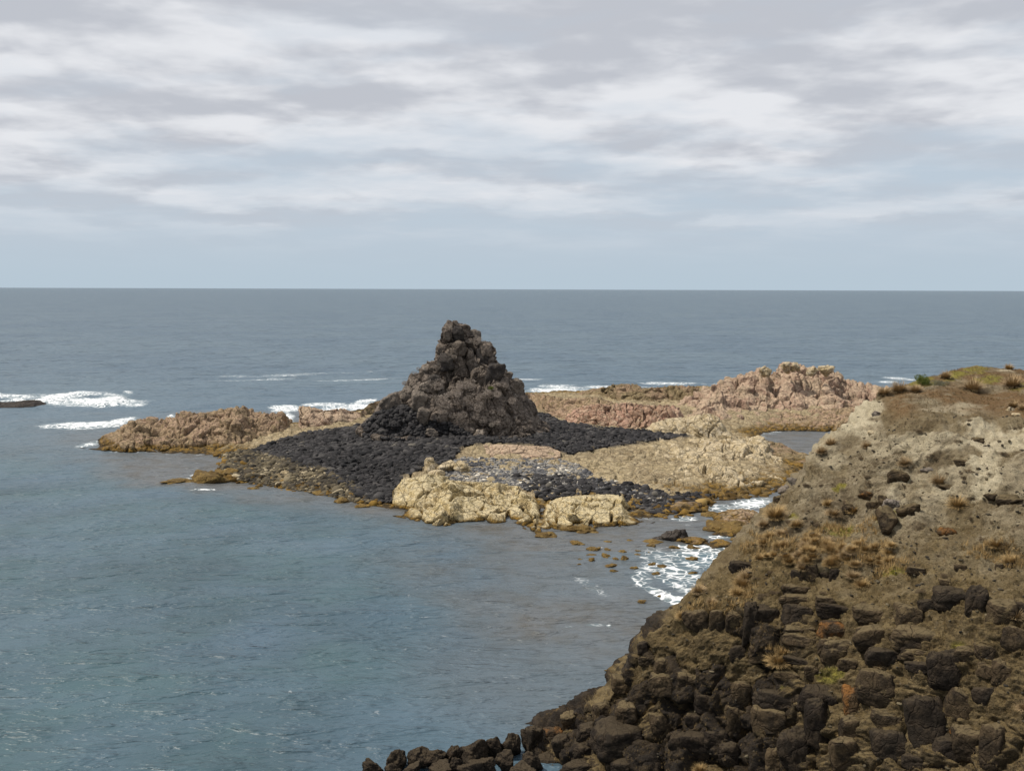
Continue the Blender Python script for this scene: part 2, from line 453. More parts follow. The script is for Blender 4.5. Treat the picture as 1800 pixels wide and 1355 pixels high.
BL = [(0.0, (0.014, 0.014, 0.015)), (0.55, (0.038, 0.036, 0.037)), (0.93, (0.075, 0.071, 0.069)), (0.985, (0.08, 0.075, 0.07)), (0.999, (0.11, 0.1, 0.085))]
TN = [(0.0, (0.022, 0.021, 0.02)), (0.35, (0.055, 0.046, 0.033)), (0.75, (0.14, 0.115, 0.072)), (1.0, (0.34, 0.285, 0.19))]
GP = [(0.0, (0.035, 0.036, 0.042)), (0.40, (0.11, 0.11, 0.115)), (0.75, (0.27, 0.25, 0.215)), (1.0, (0.62, 0.57, 0.48))]
WD = [(0.0, (0.03, 0.02, 0.009)), (0.5, (0.11, 0.066, 0.018)), (0.9, (0.24, 0.145, 0.03)), (1.0, (0.40, 0.30, 0.15))]
M['cob_black'] = cobble_mat('black_cobble', BL); M['cob_tan'] = cobble_mat('olive_cobble', TN)
M['cob_grey'] = cobble_mat('grey_pebble', GP); M['cob_weed'] = cobble_mat('weedy_cobble', WD)

# ---------------------------------------------------------------- rock shapes
def ico(sub):
    import bmesh
    bm = bmesh.new(); bmesh.ops.create_icosphere(bm, subdivisions=sub, radius=1.0)
    v = np.array([x.co[:] for x in bm.verts]); f = np.array([[q.index for q in p.verts] for p in bm.faces]); bm.free()
    v /= np.linalg.norm(v, axis=1)[:, None]
    return v, f


ICO = {k: ico(k) for k in (2, 3, 4, 5)}


def rock_shape(seed, sub, planes=14, rough=0.08, soft=9.0, box=None, lump=0.0):
    """faceted stone: a soft intersection of half spaces around the unit sphere"""
    g = np.random.default_rng(seed); v, f = ICO[sub]
    n = g.normal(size=(planes, 3)); n /= np.linalg.norm(n, axis=1)[:, None]; d = g.uniform(0.72, 1.0, planes)
    if box is not None:
        bn = np.array([[1, 0, 0], [-1, 0, 0], [0, 1, 0], [0, -1, 0], [0, 0, 1], [0, 0, -1]], float) + g.normal(size=(6, 3)) * 0.13
        bn /= np.linalg.norm(bn, axis=1)[:, None]; n = np.vstack([n, bn]); d = np.concatenate([d * 1.22, np.full(6, box)])
    k = np.maximum(v @ n.T, 0) / d
    r = 1 / (np.sum(k ** soft, axis=1) ** (1 / soft) + 1e-6)
    r = np.minimum(r, 1.5)
    o = g.uniform(0, 50, 3)
    r = r * (1 + rough * fbm(v * 1.7 + o, 5, 0.55) + lump * fbm(v * 0.9 + o, 2))
    return v * r[:, None], f


# ---------------------------------------------------------------- shelf (low rock platform the stack and the cobbles stand on)
SC = [(430,800,.5),(480,800,1.2),(520,772,1.8),(600,762,2.5),(650,760,3.2),(700,775,3.6),(800,780,4),(870,778,4),(950,765,4),(1000,770,3.2),
(1100,768,2.8),(1200,765,2.2),(1250,765,1.8),(450,830,.45),(550,830,1.3),(650,830,1.8),(750,820,2.4),(700,860,.8),(600,860,.6),(500,845,.4),
(850,800,3),(950,800,2.6),(900,830,1.9),(1000,820,2.0),(1000,850,1.4),(900,860,1.5),(1080,870,1),(1150,880,.6),(1120,900,.3),(1200,890,.10),
(1250,865,.35),(1350,857,.3),(1300,820,1.2),(1100,830,1.6),(1380,820,.8),(1330,785,1.4),(560,745,1.6),(640,735,2.4),(800,720,4),(950,740,3.6),
(1000,735,3.5),(1100,745,3),(1200,752,2.2),(1280,755,1.0),(1300,742,1.4),(1400,738,1.2),(1500,745,1),(1450,715,3),(1250,710,3),(1100,705,3),
(960,705,3),(1050,690,1),(1300,690,2),(1500,690,2),(395,800,.1),(390,828,.12),(420,846,.05),(540,864,.05),(640,884,.08),(680,895,0),(1180,908,-.1),
(200,786,.1),(300,782,.8),(400,772,1.0),(300,800,-1.5),(200,806,-2),(345,822,-1.2),(250,850,-1.5),(450,875,-1),(550,890,-1),(640,910,-1),
(800,960,-2),(950,985,-1.6),(1050,965,-.9),(1150,932,-.5),(1250,950,-.4),(1250,890,-.12),(1350,890,-.3),(1400,780,-1),(1450,765,-1),(1350,768,-.4),
(1480,790,-1),(1415,800,-.4),(1440,830,-.8),(1390,870,-.4),(100,765,-2),(250,722,-3),(400,702,-3),(500,712,-3),(515,745,-.5),(600,702,-3),(650,700,-2),(950,680,-3),
(1050,665,-3),(1200,660,-3),(1400,650,-3),(1600,660,-3),(1650,760,-1),(800,660,-3),(0,760,-3),(0,900,-4),(300,950,-4),(600,1000,-4),
(1000,1050,-3),(1200,1000,-1),(1330,935,-.5),(1450,900,-1),(1600,850,-2),(860,900,-.4),(760,885,.1),(1000,900,-.4),(1100,892,.0),(920,915,-.8),(820,900,-.4),(1050,905,-.5)]
SC = np.array(SC, float)
SP = at_z(SC[:, 0], SC[:, 1], SC[:, 2])
shelf_rbf = RBF(SP[:, :2], SC[:, 2], reg=0.004)


def shelf_h(x, y):
    h = shelf_rbf(x, y)
    q = np.stack([x, y, np.zeros_like(x)], -1)
    amp = sstep(h, -1.5, 1.0)
    return h + amp * (0.28 * fbm(q * 0.11, 3) + 0.16 * fbm(q * 0.6, 3)) - 0.02


gx = np.linspace(60, 1660, 640); gy = np.linspace(112, 315, 420)
PX, YY = np.meshgrid(gx, gy, indexing='ij')
XX = (PX - 900) / F * YY * 1.003
ZZ = shelf_h(XX, YY)
f1, f2, cid = worley(np.stack([XX, YY, ZZ * 0], -1) * 0.55)
ZZ = ZZ + sstep(ZZ, -0.6, 0.6) * (0.45 * facet(cid) + 0.35 * ((cid % 97) / 97.0) - 0.2 * (1 - sstep(f2 - f1, 0, 0.15)))
SHELF = np.stack([XX, YY, ZZ], -1)
sf = grid_faces(*PX.shape)
BLACK = [(430,797),(470,782),(520,766),(580,757),(640,748),(668,722),(700,712),(760,745),(820,765),(860,760),(930,728),(955,728),(985,742),(1050,752),(1120,757),(1190,758),(1240,766),(1180,772),(1110,780),(1060,788),(1000,800),(975,790),(930,782),(860,779),(815,785),(800,800),(790,815),(745,822),(710,842),(700,862),(690,884),(640,884),(600,850),(560,830),(500,812)]
kx, ky = project(SHELF); wob_ = 6 * fbm(SHELF / 5.0, 3)
darkA = in_poly(kx + wob_, ky + wob_ * .3, BLACK).astype(float)
for _ in range(3): darkA[1:-1, 1:-1] = (darkA[1:-1, 1:-1] + darkA[2:, 1:-1] + darkA[:-2, 1:-1] + darkA[1:-1, 2:] + darkA[1:-1, :-2]) / 5
o = link(bpy.data.objects.new('rock_shelf_ground', new_mesh('rock_shelf_ground', SHELF, sf, M['shelf'], attrs={'gravel': darkA})), kind='structure')
o['label'] = 'low weedy rock platform under the cobbles and outcrops'

# ---------------------------------------------------------------- outcrops
def outcrop(name, pts, zb, depth, mat, label, amp=0.9, cell=2.6, crack=0.5, p=0.6, ns=None, nt=150, seed=0, back=1.0, stri=None, ragged=0.5, edge=1.0, lean=0.0, fsz=1.0, dents=()):
    """pts: (px, y_base, y_top); a ridge of rock whose front foot lies at height zb and whose crest stands depth metres further back"""
    a = np.array(pts, float)
    L = (a[-1, 0] - a[0, 0]) / F * 180
    ns = ns or int(min(700, max(60, L / 0.13)))
    px = np.linspace(a[0, 0], a[-1, 0], ns)
    yb = np.interp(px, a[:, 0], a[:, 1]); yt = np.interp(px, a[:, 0], a[:, 2])
    zb = np.interp(px, a[:, 0], zb) if hasattr(zb, '__len__') else np.full(ns, float(zb))
    e = np.minimum(1, np.minimum(np.arange(ns), np.arange(ns)[::-1]) / (0.05 * ns * edge + 1)) ** 0.6
    dp = depth * (0.35 + 0.65 * e)
    Bp = at_z(px, yb, zb)
    Cp = at_y(px, yt, Bp[:, 1] + dp)
    Cp[:, 2] = np.maximum(Cp[:, 2], zb + 0.05)
    nb = int(nt * 0.4); tf = np.linspace(-0.12, 1, nt - nb); tb = np.linspace(0, 1, nb + 1)[1:]
    s = np.arange(ns)
    P = np.zeros((ns, nt, 3))
    tt = np.clip(tf, 0, 1)[None]
    P[:, :nt - nb] = Bp[:, None] * (1 - tt[..., None]) + Cp[:, None] * tt[..., None]
    P[:, :nt - nb, 2] = zb[:, None] + (Cp[:, 2] - zb)[:, None] * tt ** p
    low = np.minimum(tf, 0)[None]
    P[:, :nt - nb, 2] += low * 12; P[:, :nt - nb, 1] += low * 6
    P[:, nt - nb:, :] = Cp[:, None]
    P[:, nt - nb:, 1] += tb[None] * dp[:, None] * back
    P[:, nt - nb:, 2] = Cp[:, 2][:, None] - (Cp[:, 2] + 1.5)[:, None] * tb[None] ** 1.8
    N = grid_normals(P)
    if N[ns // 2, nt // 3, 2] < 0: N = -N
    o3 = np.array([seed * 13.7, seed * 5.1, seed * 9.9])
    Q = P + o3
    hgt = np.clip((Cp[:, 2] - zb) / 3.0, 0.25, 1.3)[:, None]
    big = fbm(Q / 7.0, 4, 0.55)
    wq = Q + 0.9 * np.stack([fbm(Q / 3.5 + 9, 2), fbm(Q / 3.5 + 31, 2), fbm(Q / 3.5 + 57, 2)], -1)
    ja = 0.5 + 0.35 * math.sin(seed * 2.3)
    wq = np.stack([(wq[..., 0] * math.cos(ja) + wq[..., 2] * math.sin(ja)) * 1.35, wq[..., 1] * 0.8, (-wq[..., 0] * math.sin(ja) + wq[..., 2] * math.cos(ja)) * 0.75], -1)
    f1, f2, cid = worley(wq / cell)
    blk = ((cid * 37) % 101) / 101.0 - 0.5
    fa = facet(cid)
    g1, g2, cid2 = worley(wq * (np.array(stri) if stri else 1.0) / (cell * 0.36) + 4.4)
    fb = facet(cid2)
    rough_zone = 0.25 + 0.75 * sstep(fbm(Q / 8.0 + 40, 3), -0.15, 0.35)
    form = fbm(Q / 13.0 + 71, 2)
    d = amp * (0.8 * big + 0.8 * form + 0.08 * (0.4 - f1 ** 2) + 1.0 * ragged * blk + 0.30 * cell * fa) - crack * (1 - sstep(f2 - f1, 0.0, 0.13))
    d += amp * (0.15 * fb * cell * 0.36 * 1.6 + 0.16 * (((cid2 * 29) % 89) / 89.0 - 0.5)) * fsz * rough_zone - 0.26 * crack * rough_zone * (1 - sstep(g2 - g1, 0.0, 0.14)) + 0.14 * amp * fbm(Q * 1.1, 4, 0.6)
    d *= hgt * e[:, None] ** 0.5
    qx, qy = project(P)
    for (a_, b_, c_, e_, k_) in dents:
        d -= k_ * sstep(1.5 - ((qx - a_ + 2 * big) / c_) ** 2 - ((qy - b_) / e_) ** 2, 0.0, 1.0) * (np.arange(nt) < nt - nb)[None]
    P2 = P + N * d[..., None]
    for _ in range(2):
        top = project(P2)[1].min(1)
        k_ = max(3, ns // 40); err = yt + 0.5 - top
        er = np.convolve(np.pad(err, k_, 'edge'), np.ones(2 * k_ + 1) / (2 * k_ + 1), 'valid')
        wt = np.concatenate([np.clip(tf, 0, 1), np.ones(nb)])
        P2[..., 2] -= (er * Cp[:, 1] / F)[:, None] * wt[None]
    f = grid_faces(ns, nt)
    me = new_mesh(name, P2, f, mat)
    ob = link(bpy.data.objects.new(name, me), label, 'rock', 'granite outcrops round the sea stack')
    return ob, bvh_of(P2, f)


A1 = [(140,787,786),(165,790,772),(185,792,760),(215,793,747),(235,793,737),(262,793,732),(285,793,740),(300,792,730),(322,791,722),(345,790,726),(372,788,722),(398,786,716),(418,782,714),(430,778,714),(438,776,723),(460,772,724),(478,768,727),(488,764,721),(496,762,728),(506,757,752)]
outcrop('granite_ridge', A1, [0]*3+[.1]*8+[.6,.9,1,1.2,1.3,1.4,1.5,1.6,1.6], 13, M['brown'], 'long brown granite ridge tapering to a weedy point at the seaward end of the shelf', seed=1, amp=0.9, crack=0.6, p=0.62)
B1 = [(524,752,748),(526,753,713),(540,753,714),(552,753,716),(570,752,721),(585,750,719),(602,748,717),(615,746,722),(630,744,724),(645,742,732),(662,738,737)]
outcrop('granite_block', B1, 1.8, 6, M['pink'], 'squared pinkish granite block beside a gap of surf, left of the dark stack', seed=2, amp=0.55, crack=0.35, cell=3.2, p=0.42, edge=0.3)
outcrop('low_outcrop', [(635,735,722),(650,728,708),(668,722,703),(690,720,700),(720,715,700)], 2.5, 5, M['olive'], 'small olive ledge of granite just behind the left foot of the stack', seed=3, amp=0.5)
D0 = [(1005,699,697),(1020,704,689),(1040,707,683),(1062,710,680),(1080,711,675),(1100,712,674),(1118,712,675),(1130,713,683),(1150,713,680),(1165,714,683),(1180,714,677),(1200,714,677),(1220,716,678),(1245,718,688),(1262,720,706),(1272,722,719)]
outcrop('granite_ridge', D0, [1]*4+[2]*12, 9, M['olive'], 'dark olive ridge of granite at the back of the shelf behind the red rocks', seed=4, amp=0.8, crack=0.6)
D2 = [(1215,756,750),(1240,757,738),(1280,757,731),(1330,757,727),(1380,756,722),(1430,756,719),(1480,758,716),(1530,760,714),(1580,762,716),(1620,762,722)]
outcrop('low_outcrop', D2, .2, 14, M['brown'], 'flat brown weed stained rocks along the far shore of the lagoon', seed=18, amp=0.6, crack=0.5, cell=2.2, p=0.8)
D1 = [(1180,742,725),(1215,744,695),(1245,740,682),(1270,738,668),(1290,736,662),(1312,735,657),(1334,734,656),(1338,733,647),(1349,733,646),(1354,733,662),(1366,733,658),(1373,733,643),(1382,733,636),(1400,733,637),(1420,733,644),(1440,733,650),(1452,733,643),(1468,734,654),(1480,735,664),(1510,736,670),(1545,738,677),(1570,740,680),(1620,755,690),(1660,755,700)]
outcrop('granite_ridge', D1, 1.6, 24, M['pink'], 'broad pink granite ridge with pale knobs along its crest beyond the lagoon', seed=5, amp=0.85, crack=0.6, cell=4.0, nt=280, p=1.25, ragged=0.9)
E0 = [(925,715,690),(945,722,692),(965,735,694),(990,742,700),(1020,746,699),(1045,748,697),(1075,750,705),(1100,752,712),(1130,752,716)]
outcrop('low_outcrop', E0, 3.0, 12, M['brown'], 'sloping tan granite ledge running back from the right foot of the stack', seed=6, amp=0.7, crack=0.5)
E1 = [(985,744,735),(1000,746,722),(1030,748,712),(1055,750,709),(1075,751,713),(1100,752,706),(1125,752,710),(1150,752,712),(1175,752,711),(1195,750,716),(1206,746,738)]
outcrop('low_outcrop', E1, 3.0, 7, M['redrock'], 'reddish fractured granite ledge just above the far end of the black cobbles', seed=7, amp=0.8, crack=0.7, cell=2.0, stri=[1.6, 1.6, .6])
F1 = [(1120,764,752),(1150,766,742),(1180,766,734),(1195,766,733),(1215,766,731),(1235,766,727),(1250,766,726),(1262,766,733),(1275,766,752),(1285,767,764)]
outcrop('granite_mound', F1, 2.2, 5, M['cream_shelf'], 'pair of rounded tan granite mounds in front of the brown flats', seed=8, amp=0.6, cell=3.5)
H1 = [(812,800,790),(830,803,782),(860,805,780),(900,806,781),(940,806,783),(965,804,784),(985,802,793)]
outcrop('granite_slab', H1, 2.6, 5, M['pink'], 'low pinkish slab at the edge of the black cobbles below the stack', seed=9, amp=0.45, crack=0.5, cell=1.8)
I0 = [(985,824,806),(1010,828,797),(1040,834,789),(1065,838,784),(1095,845,778),(1120,848,771),(1150,854,768),(1185,858,767),(1215,861,769),(1245,862,770),(1275,862,772),(1305,862,768),(1335,858,765),(1360,856,775),(1385,855,786),(1405,852,792),(1425,840,800),(1435,825,812)]
outcrop('granite_shelf', I0, [1.6]*3+[1.2]*2+[.6]*5+[.3]*8, 32, M['cream_shelf'], 'wide cream and grey jointed granite shelf between the black cobbles and the inlet', seed=10, amp=1.0, crack=0.8, cell=3.6, nt=320, p=0.6, dents=[(1240,832,7,10,1.4),(1262,842,10,4,1.2),(1150,800,3,14,.8),(1385,836,8,6,1.5),(1180,838,12,3,.7),(1310,845,10,3,.8)])
I1 = [(1330,800,798),(1350,806,774),(1375,812,778),(1400,818,790),(1425,824,798),(1445,828,812)]
outcrop('low_outcrop', I1, .3, 10, M['olive'], 'brownish granite ledge dropping into the lagoon beside the headland', seed=11, amp=0.7)
K1 = [(680,904,899),(695,908,885),(715,912,868),(745,922,858),(775,926,847),(790,925,843),(815,919,846),(850,917,847),(880,920,848),(905,922,853),(925,932,866),(940,940,878),(955,947,898),(968,950,912),(976,950,940)]
outcrop('granite_outcrop', K1, 0.0, 13, M['cream'], 'cream striated granite outcrop with dark overhangs at the front waterline', seed=12, amp=0.85, crack=0.9, cell=3.6, nt=300, p=0.62, stri=[1.9, 1, .6], dents=[(922,884,11,7,2.0),(893,905,4,16,1.2),(795,916,10,5,1.0),(838,893,14,3,.5),(735,895,10,4,.7),(865,862,3,12,.5),(958,925,5,12,1.4),(760,880,3,12,.5)])
K0 = [(690,880,862),(705,882,842),(730,884,838),(750,884,832),(780,876,836),(805,860,840),(815,850,842)]
outcrop('low_outcrop', K0, .9, 8, M['cream'], 'low cream ledge between the black cobbles and the striated outcrop', seed=13, amp=0.55)
L1 = [(942,930,905),(962,932,885),(985,932,874),(1010,934,871),(1045,930,869),(1075,926,868),(1092,926,870),(1105,924,884),(1125,922,892),(1142,920,902),(1152,917,914)]
outcrop('granite_outcrop', L1, 0.05, 10, M['cream'], 'rounded cream granite hump with a dark hollow beside the weedy inlet', seed=14, amp=0.7, crack=0.85, cell=3.4, nt=280, p=0.5, stri=[2.0, 1, .6], dents=[(1012,908,15,7,2.0),(1040,915,4,12,1.2),(1075,905,3,9,.7),(1112,890,8,4,.8),(978,900,3,16,.7)])
O1 = [(1222,932,928),(1240,938,915),(1260,942,903),(1285,944,896),(1310,942,893),(1335,938,897),(1360,930,905)]
outcrop('low_outcrop', O1, 0.0, 9, M['brown'], 'brown weedy ledge jutting into the foam beside the headland', seed=15, amp=0.8, cell=1.8)
P1 = [(-60,718,708),(-20,717,705),(5,716,706),(25,716,705),(40,716,703),(60,715,702),(72,713,704),(80,712,708)]
outcrop('reef', P1, -0.1, 6, M['wetbasalt'], 'dark low reef awash in white surf far out beside the frame edge', seed=16, amp=0.5)
# low cream slabs among the pebbles
for i, (x0, x1, yb, yt, lb) in enumerate([(820, 905, 852, 838, 'low cream slab behind the striated outcrop among grey pebbles'), (930, 1010, 842, 830, 'thin tan slab showing between grey pebbles and dark cobbles'),
        (990, 1100, 868, 856, 'long tan slab in the dark cobbles above the rounded hump'), (1060, 1150, 852, 840, 'ragged cream slab at the foot of the jointed shelf'), (940, 990, 818, 808, 'small tan slab at the back of the pebble beach'),
        (1180, 1300, 868, 858, 'flat yellowish slab along the waterline of the inlet'), (1290, 1400, 860, 848, 'flat yellow ledge at the inlet edge nearest the headland')]):
    q = [(x0 + (x1 - x0) * k / 6, yb - (1 if k in (0, 6) else 0), yb - (yb - yt) * [0.1, .8, 1, .8, .95, .7, .1][k]) for k in range(7)]
    outcrop('granite_slab', q, float(np.median(shelf_rbf(*at_z([(x0 + x1) / 2], [yb], [1.2])[:, :2].T))) - 0.2, 4.5, M['cream_shelf'] if i % 2 else M['cream'], lb, seed=20 + i, amp=0.3, crack=0.35, cell=1.5)

# ---------------------------------------------------------------- the stack
Y0 = 190.0
SL = [(640,750),(652,728),(668,714),(682,704),(690,694),(700,688),(714,672),(735,660),(742,648),(764,634),(770,620),(781,606),(781,590),(790,578),(797,572)]
SR = [(955,750),(945,733),(934,716),(926,700),(916,675),(903,667),(888,655),(878,642),(867,624),(863,607),(850,597),(836,586),(828,577),(820,571),(815,570)]
lp = at_y([a for a, _ in SL], [b_ for _, b_ in SL], Y0); rp_ = at_y([a for a, _ in SR], [b_ for _, b_ in SR], Y0)
nth, nz_ = 760, 420
zz = np.concatenate([np.linspace(1.0, lp[0, 2], 40)[:-1], np.linspace(lp[0, 2], lp[-1, 2], nz_ - 60), np.full(21, lp[-1, 2])])
topz = lp[-1, 2]; nz_ = len(zz)
xl = np.interp(zz, lp[:, 2], lp[:, 0], left=lp[0, 0] - 1.5); xr = np.interp(zz, rp_[:, 2], rp_[:, 0], left=rp_[0, 0] + 1.5)
cx = (xl + xr) / 2; rx = (xr - xl) / 2 * 0.97 - 0.15
shrink = np.ones(nz_); shrink[-21:] = np.linspace(1, 0, 21)
th = np.linspace(0, 2 * math.pi, nth, endpoint=False)
ct, st = np.cos(th)[:, None], np.sin(th)[:, None]
k4 = (np.abs(ct) ** 2.6 + np.abs(st) ** 2.6) ** (-1 / 2.6)
P = np.stack([cx[None] + rx[None] * ct * k4 * shrink, Y0 + rx[None] * st * k4 * 0.88 * shrink, zz[None] + 0 * ct + 0.5 * (1 - shrink ** 2)[None]], -1)
N = grid_normals(P, True)
ctr = np.array([cx.mean(), Y0, 0])
if ((P - ctr) * N)[..., :2].sum() < 0: N = -N
Q = P.copy()
hf = sstep(P[..., 2], 9, 16)
wq = Q + 1.3 * np.stack([fbm(Q / 4 + 3, 3), fbm(Q / 4 + 33, 3), fbm(Q / 4 + 66, 3)], -1)
f1, f2, cid = worley(wq * np.array([1 / 3.6, 1 / 3.6, 1 / 6.0]))
fa = facet(cid)
g1, g2, gc = worley(wq * np.array([1 / 1.25, 1 / 1.25, 1 / 2.1]) + 7)
fb = facet(gc)
blk = ((cid * 53) % 97) / 97.0 - 0.5
d = 0.5 * (0.42 - f1 ** 2) + 1.15 * fa + 0.85 * blk - 0.8 * (1 - sstep(f2 - f1, 0, 0.13)) + (0.2 + 0.3 * hf) * fb + 0.7 * (1 - hf) * (0.45 - f1 ** 2) + 0.2 * (((gc * 29) % 89) / 89.0 - 0.5) - 0.22 * (1 - sstep(g2 - g1, 0, 0.14)) + 0.7 * fbm(Q / 6, 4) + 0.12 * fbm(Q * 1.6, 3)
d *= (0.55 + 0.45 * shrink)[None] * (0.8 + 0.35 * hf)
P2 = P + N * d[..., None]
sfc = grid_faces(nth, nz_, True)
stack = link(bpy.data.objects.new('sea_stack', new_mesh('sea_stack', P2, sfc, M['stack'])), 'tall dark pyramid shaped basalt stack rising from the black cobbles', 'sea stack')
STACK = bvh_of(P2, sfc)

# ---------------------------------------------------------------- headland
CR = [(560,1400,66),(640,1357,66),(720,1338,66.5),(800,1326,66.8),(870,1316,66.8),(940,1288,66.5),(1000,1259,66),(1050,1240,64.5),(1066,1226,64),(1080,1200,63.5),(1108,1165,63),(1122,1135,62.5),(1150,1110,62.2),(1180,1088,62),(1210,1058,62),
(1250,1015,63),(1290,972,64),(1330,930,65.5),(1372,885,67),(1395,855,67.5),(1420,828,68),(1440,796,69),(1490,765,70.5),(1530,716,73),(1545,702,74),(1565,688,75),(1600,674,77),(1640,664,79),(1665,655,80.5),(1690,646,82),(1715,643,82.5),(1745,647,83),(1800,653,84),(1900,650,86),(2050,655,88)]
DC = [(c[0], c[1], c[2]) for c in CR] + [
(1600,720,68),(1700,735,66),(1800,740,64),(1900,745,62),(2050,750,60),(1650,690,73),(1800,690,73),(1900,690,72),
(1560,760,65.5),(1700,820,60.5),(1800,820,58.5),(1900,820,57.5),(1600,830,62.5),(1500,840,64.5),
(1700,900,57.5),(1800,900,55.5),(1900,900,54),(2050,900,52),(1500,900,61.5),(1600,900,59.5),(1400,900,64.5),
(1500,1000,57.2),(1600,1000,55),(1700,1000,53),(1800,1000,51.3),(1400,1000,59.6),(1350,970,61.5),
(1300,1050,59.8),(1400,1070,57.2),(1500,1070,54.9),(1600,1060,53),(1700,1060,51.2),(1800,1060,49.5),(1900,1060,48.5),(2050,1060,47),
(1220,1085,60.6),(1250,1120,58.8),(1150,1150,61.2),(1150,1200,60.3),(1300,1200,57.2),(1400,1200,55),(1500,1200,52.3),(1600,1200,50.2),(1700,1200,48.6),(1800,1200,47.2),(1900,1200,46.2),(2050,1200,45),
(1100,1280,60.5),(1200,1280,58.3),(1150,1355,57.5),(1050,1355,59.5),(1000,1310,62.5),(1000,1355,61),(920,1355,62),(850,1355,63),(700,1358,64.5),(1300,1355,54.8),(1400,1355,52.6),(1500,1355,50),(1600,1355,48.2),(1700,1355,46.6),(1800,1355,45),(1900,1355,44),(2050,1355,43),
(700,1500,56.5),(900,1500,56),(1100,1500,54),(1300,1500,51),(1500,1500,47),(1700,1500,43.5),(1900,1500,41),(2050,1500,40),
(1300,1700,44),(1500,1700,41.5),(1700,1700,39),(1900,1700,36.5),(2050,1700,36),(900,1700,46),(700,1700,46.5),(600,1700,46.5),(560,1500,57)]
DC = np.array(DC, float)
depth_rbf = RBF(DC[:, :2], DC[:, 2], reg=0.003)
CRa = np.array(CR, float)
ncol, nfr, nbk = 660, 560, 50
hx = np.linspace(575, 2030, ncol)
ysil = np.interp(hx, CRa[:, 0], CRa[:, 1])
tfr = np.linspace(0, 1, nfr)
HPY = ysil[:, None] + (1600 - ysil)[:, None] * tfr[None] ** 1.0
HPX = np.repeat(hx[:, None], nfr, 1)
HY = depth_rbf(HPX, HPY)
FR = at_y(HPX, HPY, HY)
crest = FR[:, 0]
tb = np.linspace(1, 0, nbk + 1)[:-1]
BK = np.repeat(crest[:, None], nbk, 1)
run = (crest[:, 2] + 2.5) * 1.5 + 3
BK[..., 1] += run[:, None] * tb[None]
BK[..., 0] += run[:, None] * tb[None] * (crest[:, 0] / crest[:, 1])[:, None]
BK[..., 2] -= (crest[:, 2] + 2.0)[:, None] * tb[None] ** 1.7
HP = np.concatenate([BK, FR], 1)
UX = np.repeat(hx[:, None], nbk + nfr, 1)
UY = np.concatenate([np.repeat(ysil[:, None], nbk, 1), HPY], 1)
N = grid_normals(HP)
if N[400, 400, 2] < 0: N = -N
# zones of the headland
cliff = sstep(UY, 1035 + 35 * fbm(HP / 3.0, 2), 1110) * sstep(UX, 900, 1050)
cliff = np.maximum(cliff, sstep(-(UX - 1130 - 0.25 * (1350 - UY)), 0, 60))
shore = 1 - sstep(UX, 930, 1010)
plateau = sstep(730 - UY, -12, 12) * sstep(UX, 1540, 1580)
Q = HP
wq = Q + 0.55 * np.stack([fbm(Q / 2.2 + 3, 3), fbm(Q / 2.2 + 33, 3), fbm(Q / 2.2 + 66, 3)], -1)
f1, f2, cid = worley(wq * np.array([1 / 2.1, 1 / 2.1, 1 / 1.9]))
fa = facet(cid)
g1, g2, gc = worley(wq * np.array([1 / .8, 1 / .8, 1 / .75]) + 7)
fb = facet(gc)
blk = ((cid * 53) % 97) / 97.0
d_rock = 0.55 * (0.40 - f1 ** 2) + 0.55 * fa + 1.0 * (blk - 0.5) - 0.5 * (1 - sstep(f2 - f1, 0, 0.16)) + 0.2 * fb + 0.12 * (0.5 - g1) - 0.06 * (1 - sstep(g2 - g1, 0, 0.2))
d_soil = 0.60 * fbm(Q / 5.0, 3) + 0.26 * fbm(Q / 1.5, 5, 0.62) - 0.16 * np.abs(fbm(Q / 0.9 + 5, 4, 0.6))
c1_, c2_, ccid = worley(Q * 1.1 + 3)
d_soil += 0.16 * facet(ccid) * sstep(fbm(Q / 2.5, 2), -0.15, 0.3)
ter = fbm(np.stack([Q[..., 0] * .5, Q[..., 1] * .5, Q[..., 2] * 2.2], -1), 3)
d_soil += 0.16 * sstep(ter, -0.05, 0.12) * (1 - 0.6 * cliff)
keep = sstep(blk, 0.30, 0.45)
rk = cliff * np.maximum(keep, sstep(UY, 1180, 1260) * 0.8)
rk = rk * (1 - 0.8 * sstep(UX, 1340, 1500) * (1 - 0.5 * sstep(UY, 1230, 1330)))
rk = np.maximum(rk, shore)
d = d_soil * (1 - 0.7 * plateau) * (1 - 0.6 * rk) + d_rock * rk * 0.9
d += 0.10 * fbm(Q * 2.2, 3) * cliff
fade = np.concatenate([np.linspace(0.2, 1, nbk), np.ones(nfr)])[None]
HP2 = HP + N * (d * fade)[..., None]
hfaces = grid_faces(ncol, nbk + nfr)


def blob(cx_, cy_, rx_, ry_, rot=0.0, ux=None, uy=None, wob=0.35):
    ux = UX if ux is None else ux; uy = UY if uy is None else uy
    a = math.cos(rot); s_ = math.sin(rot)
    dx_ = ((ux - cx_) * a + (uy - cy_) * s_) / rx_; dy_ = (-(ux - cx_) * s_ + (uy - cy_) * a) / ry_
    return dx_ ** 2 + dy_ ** 2


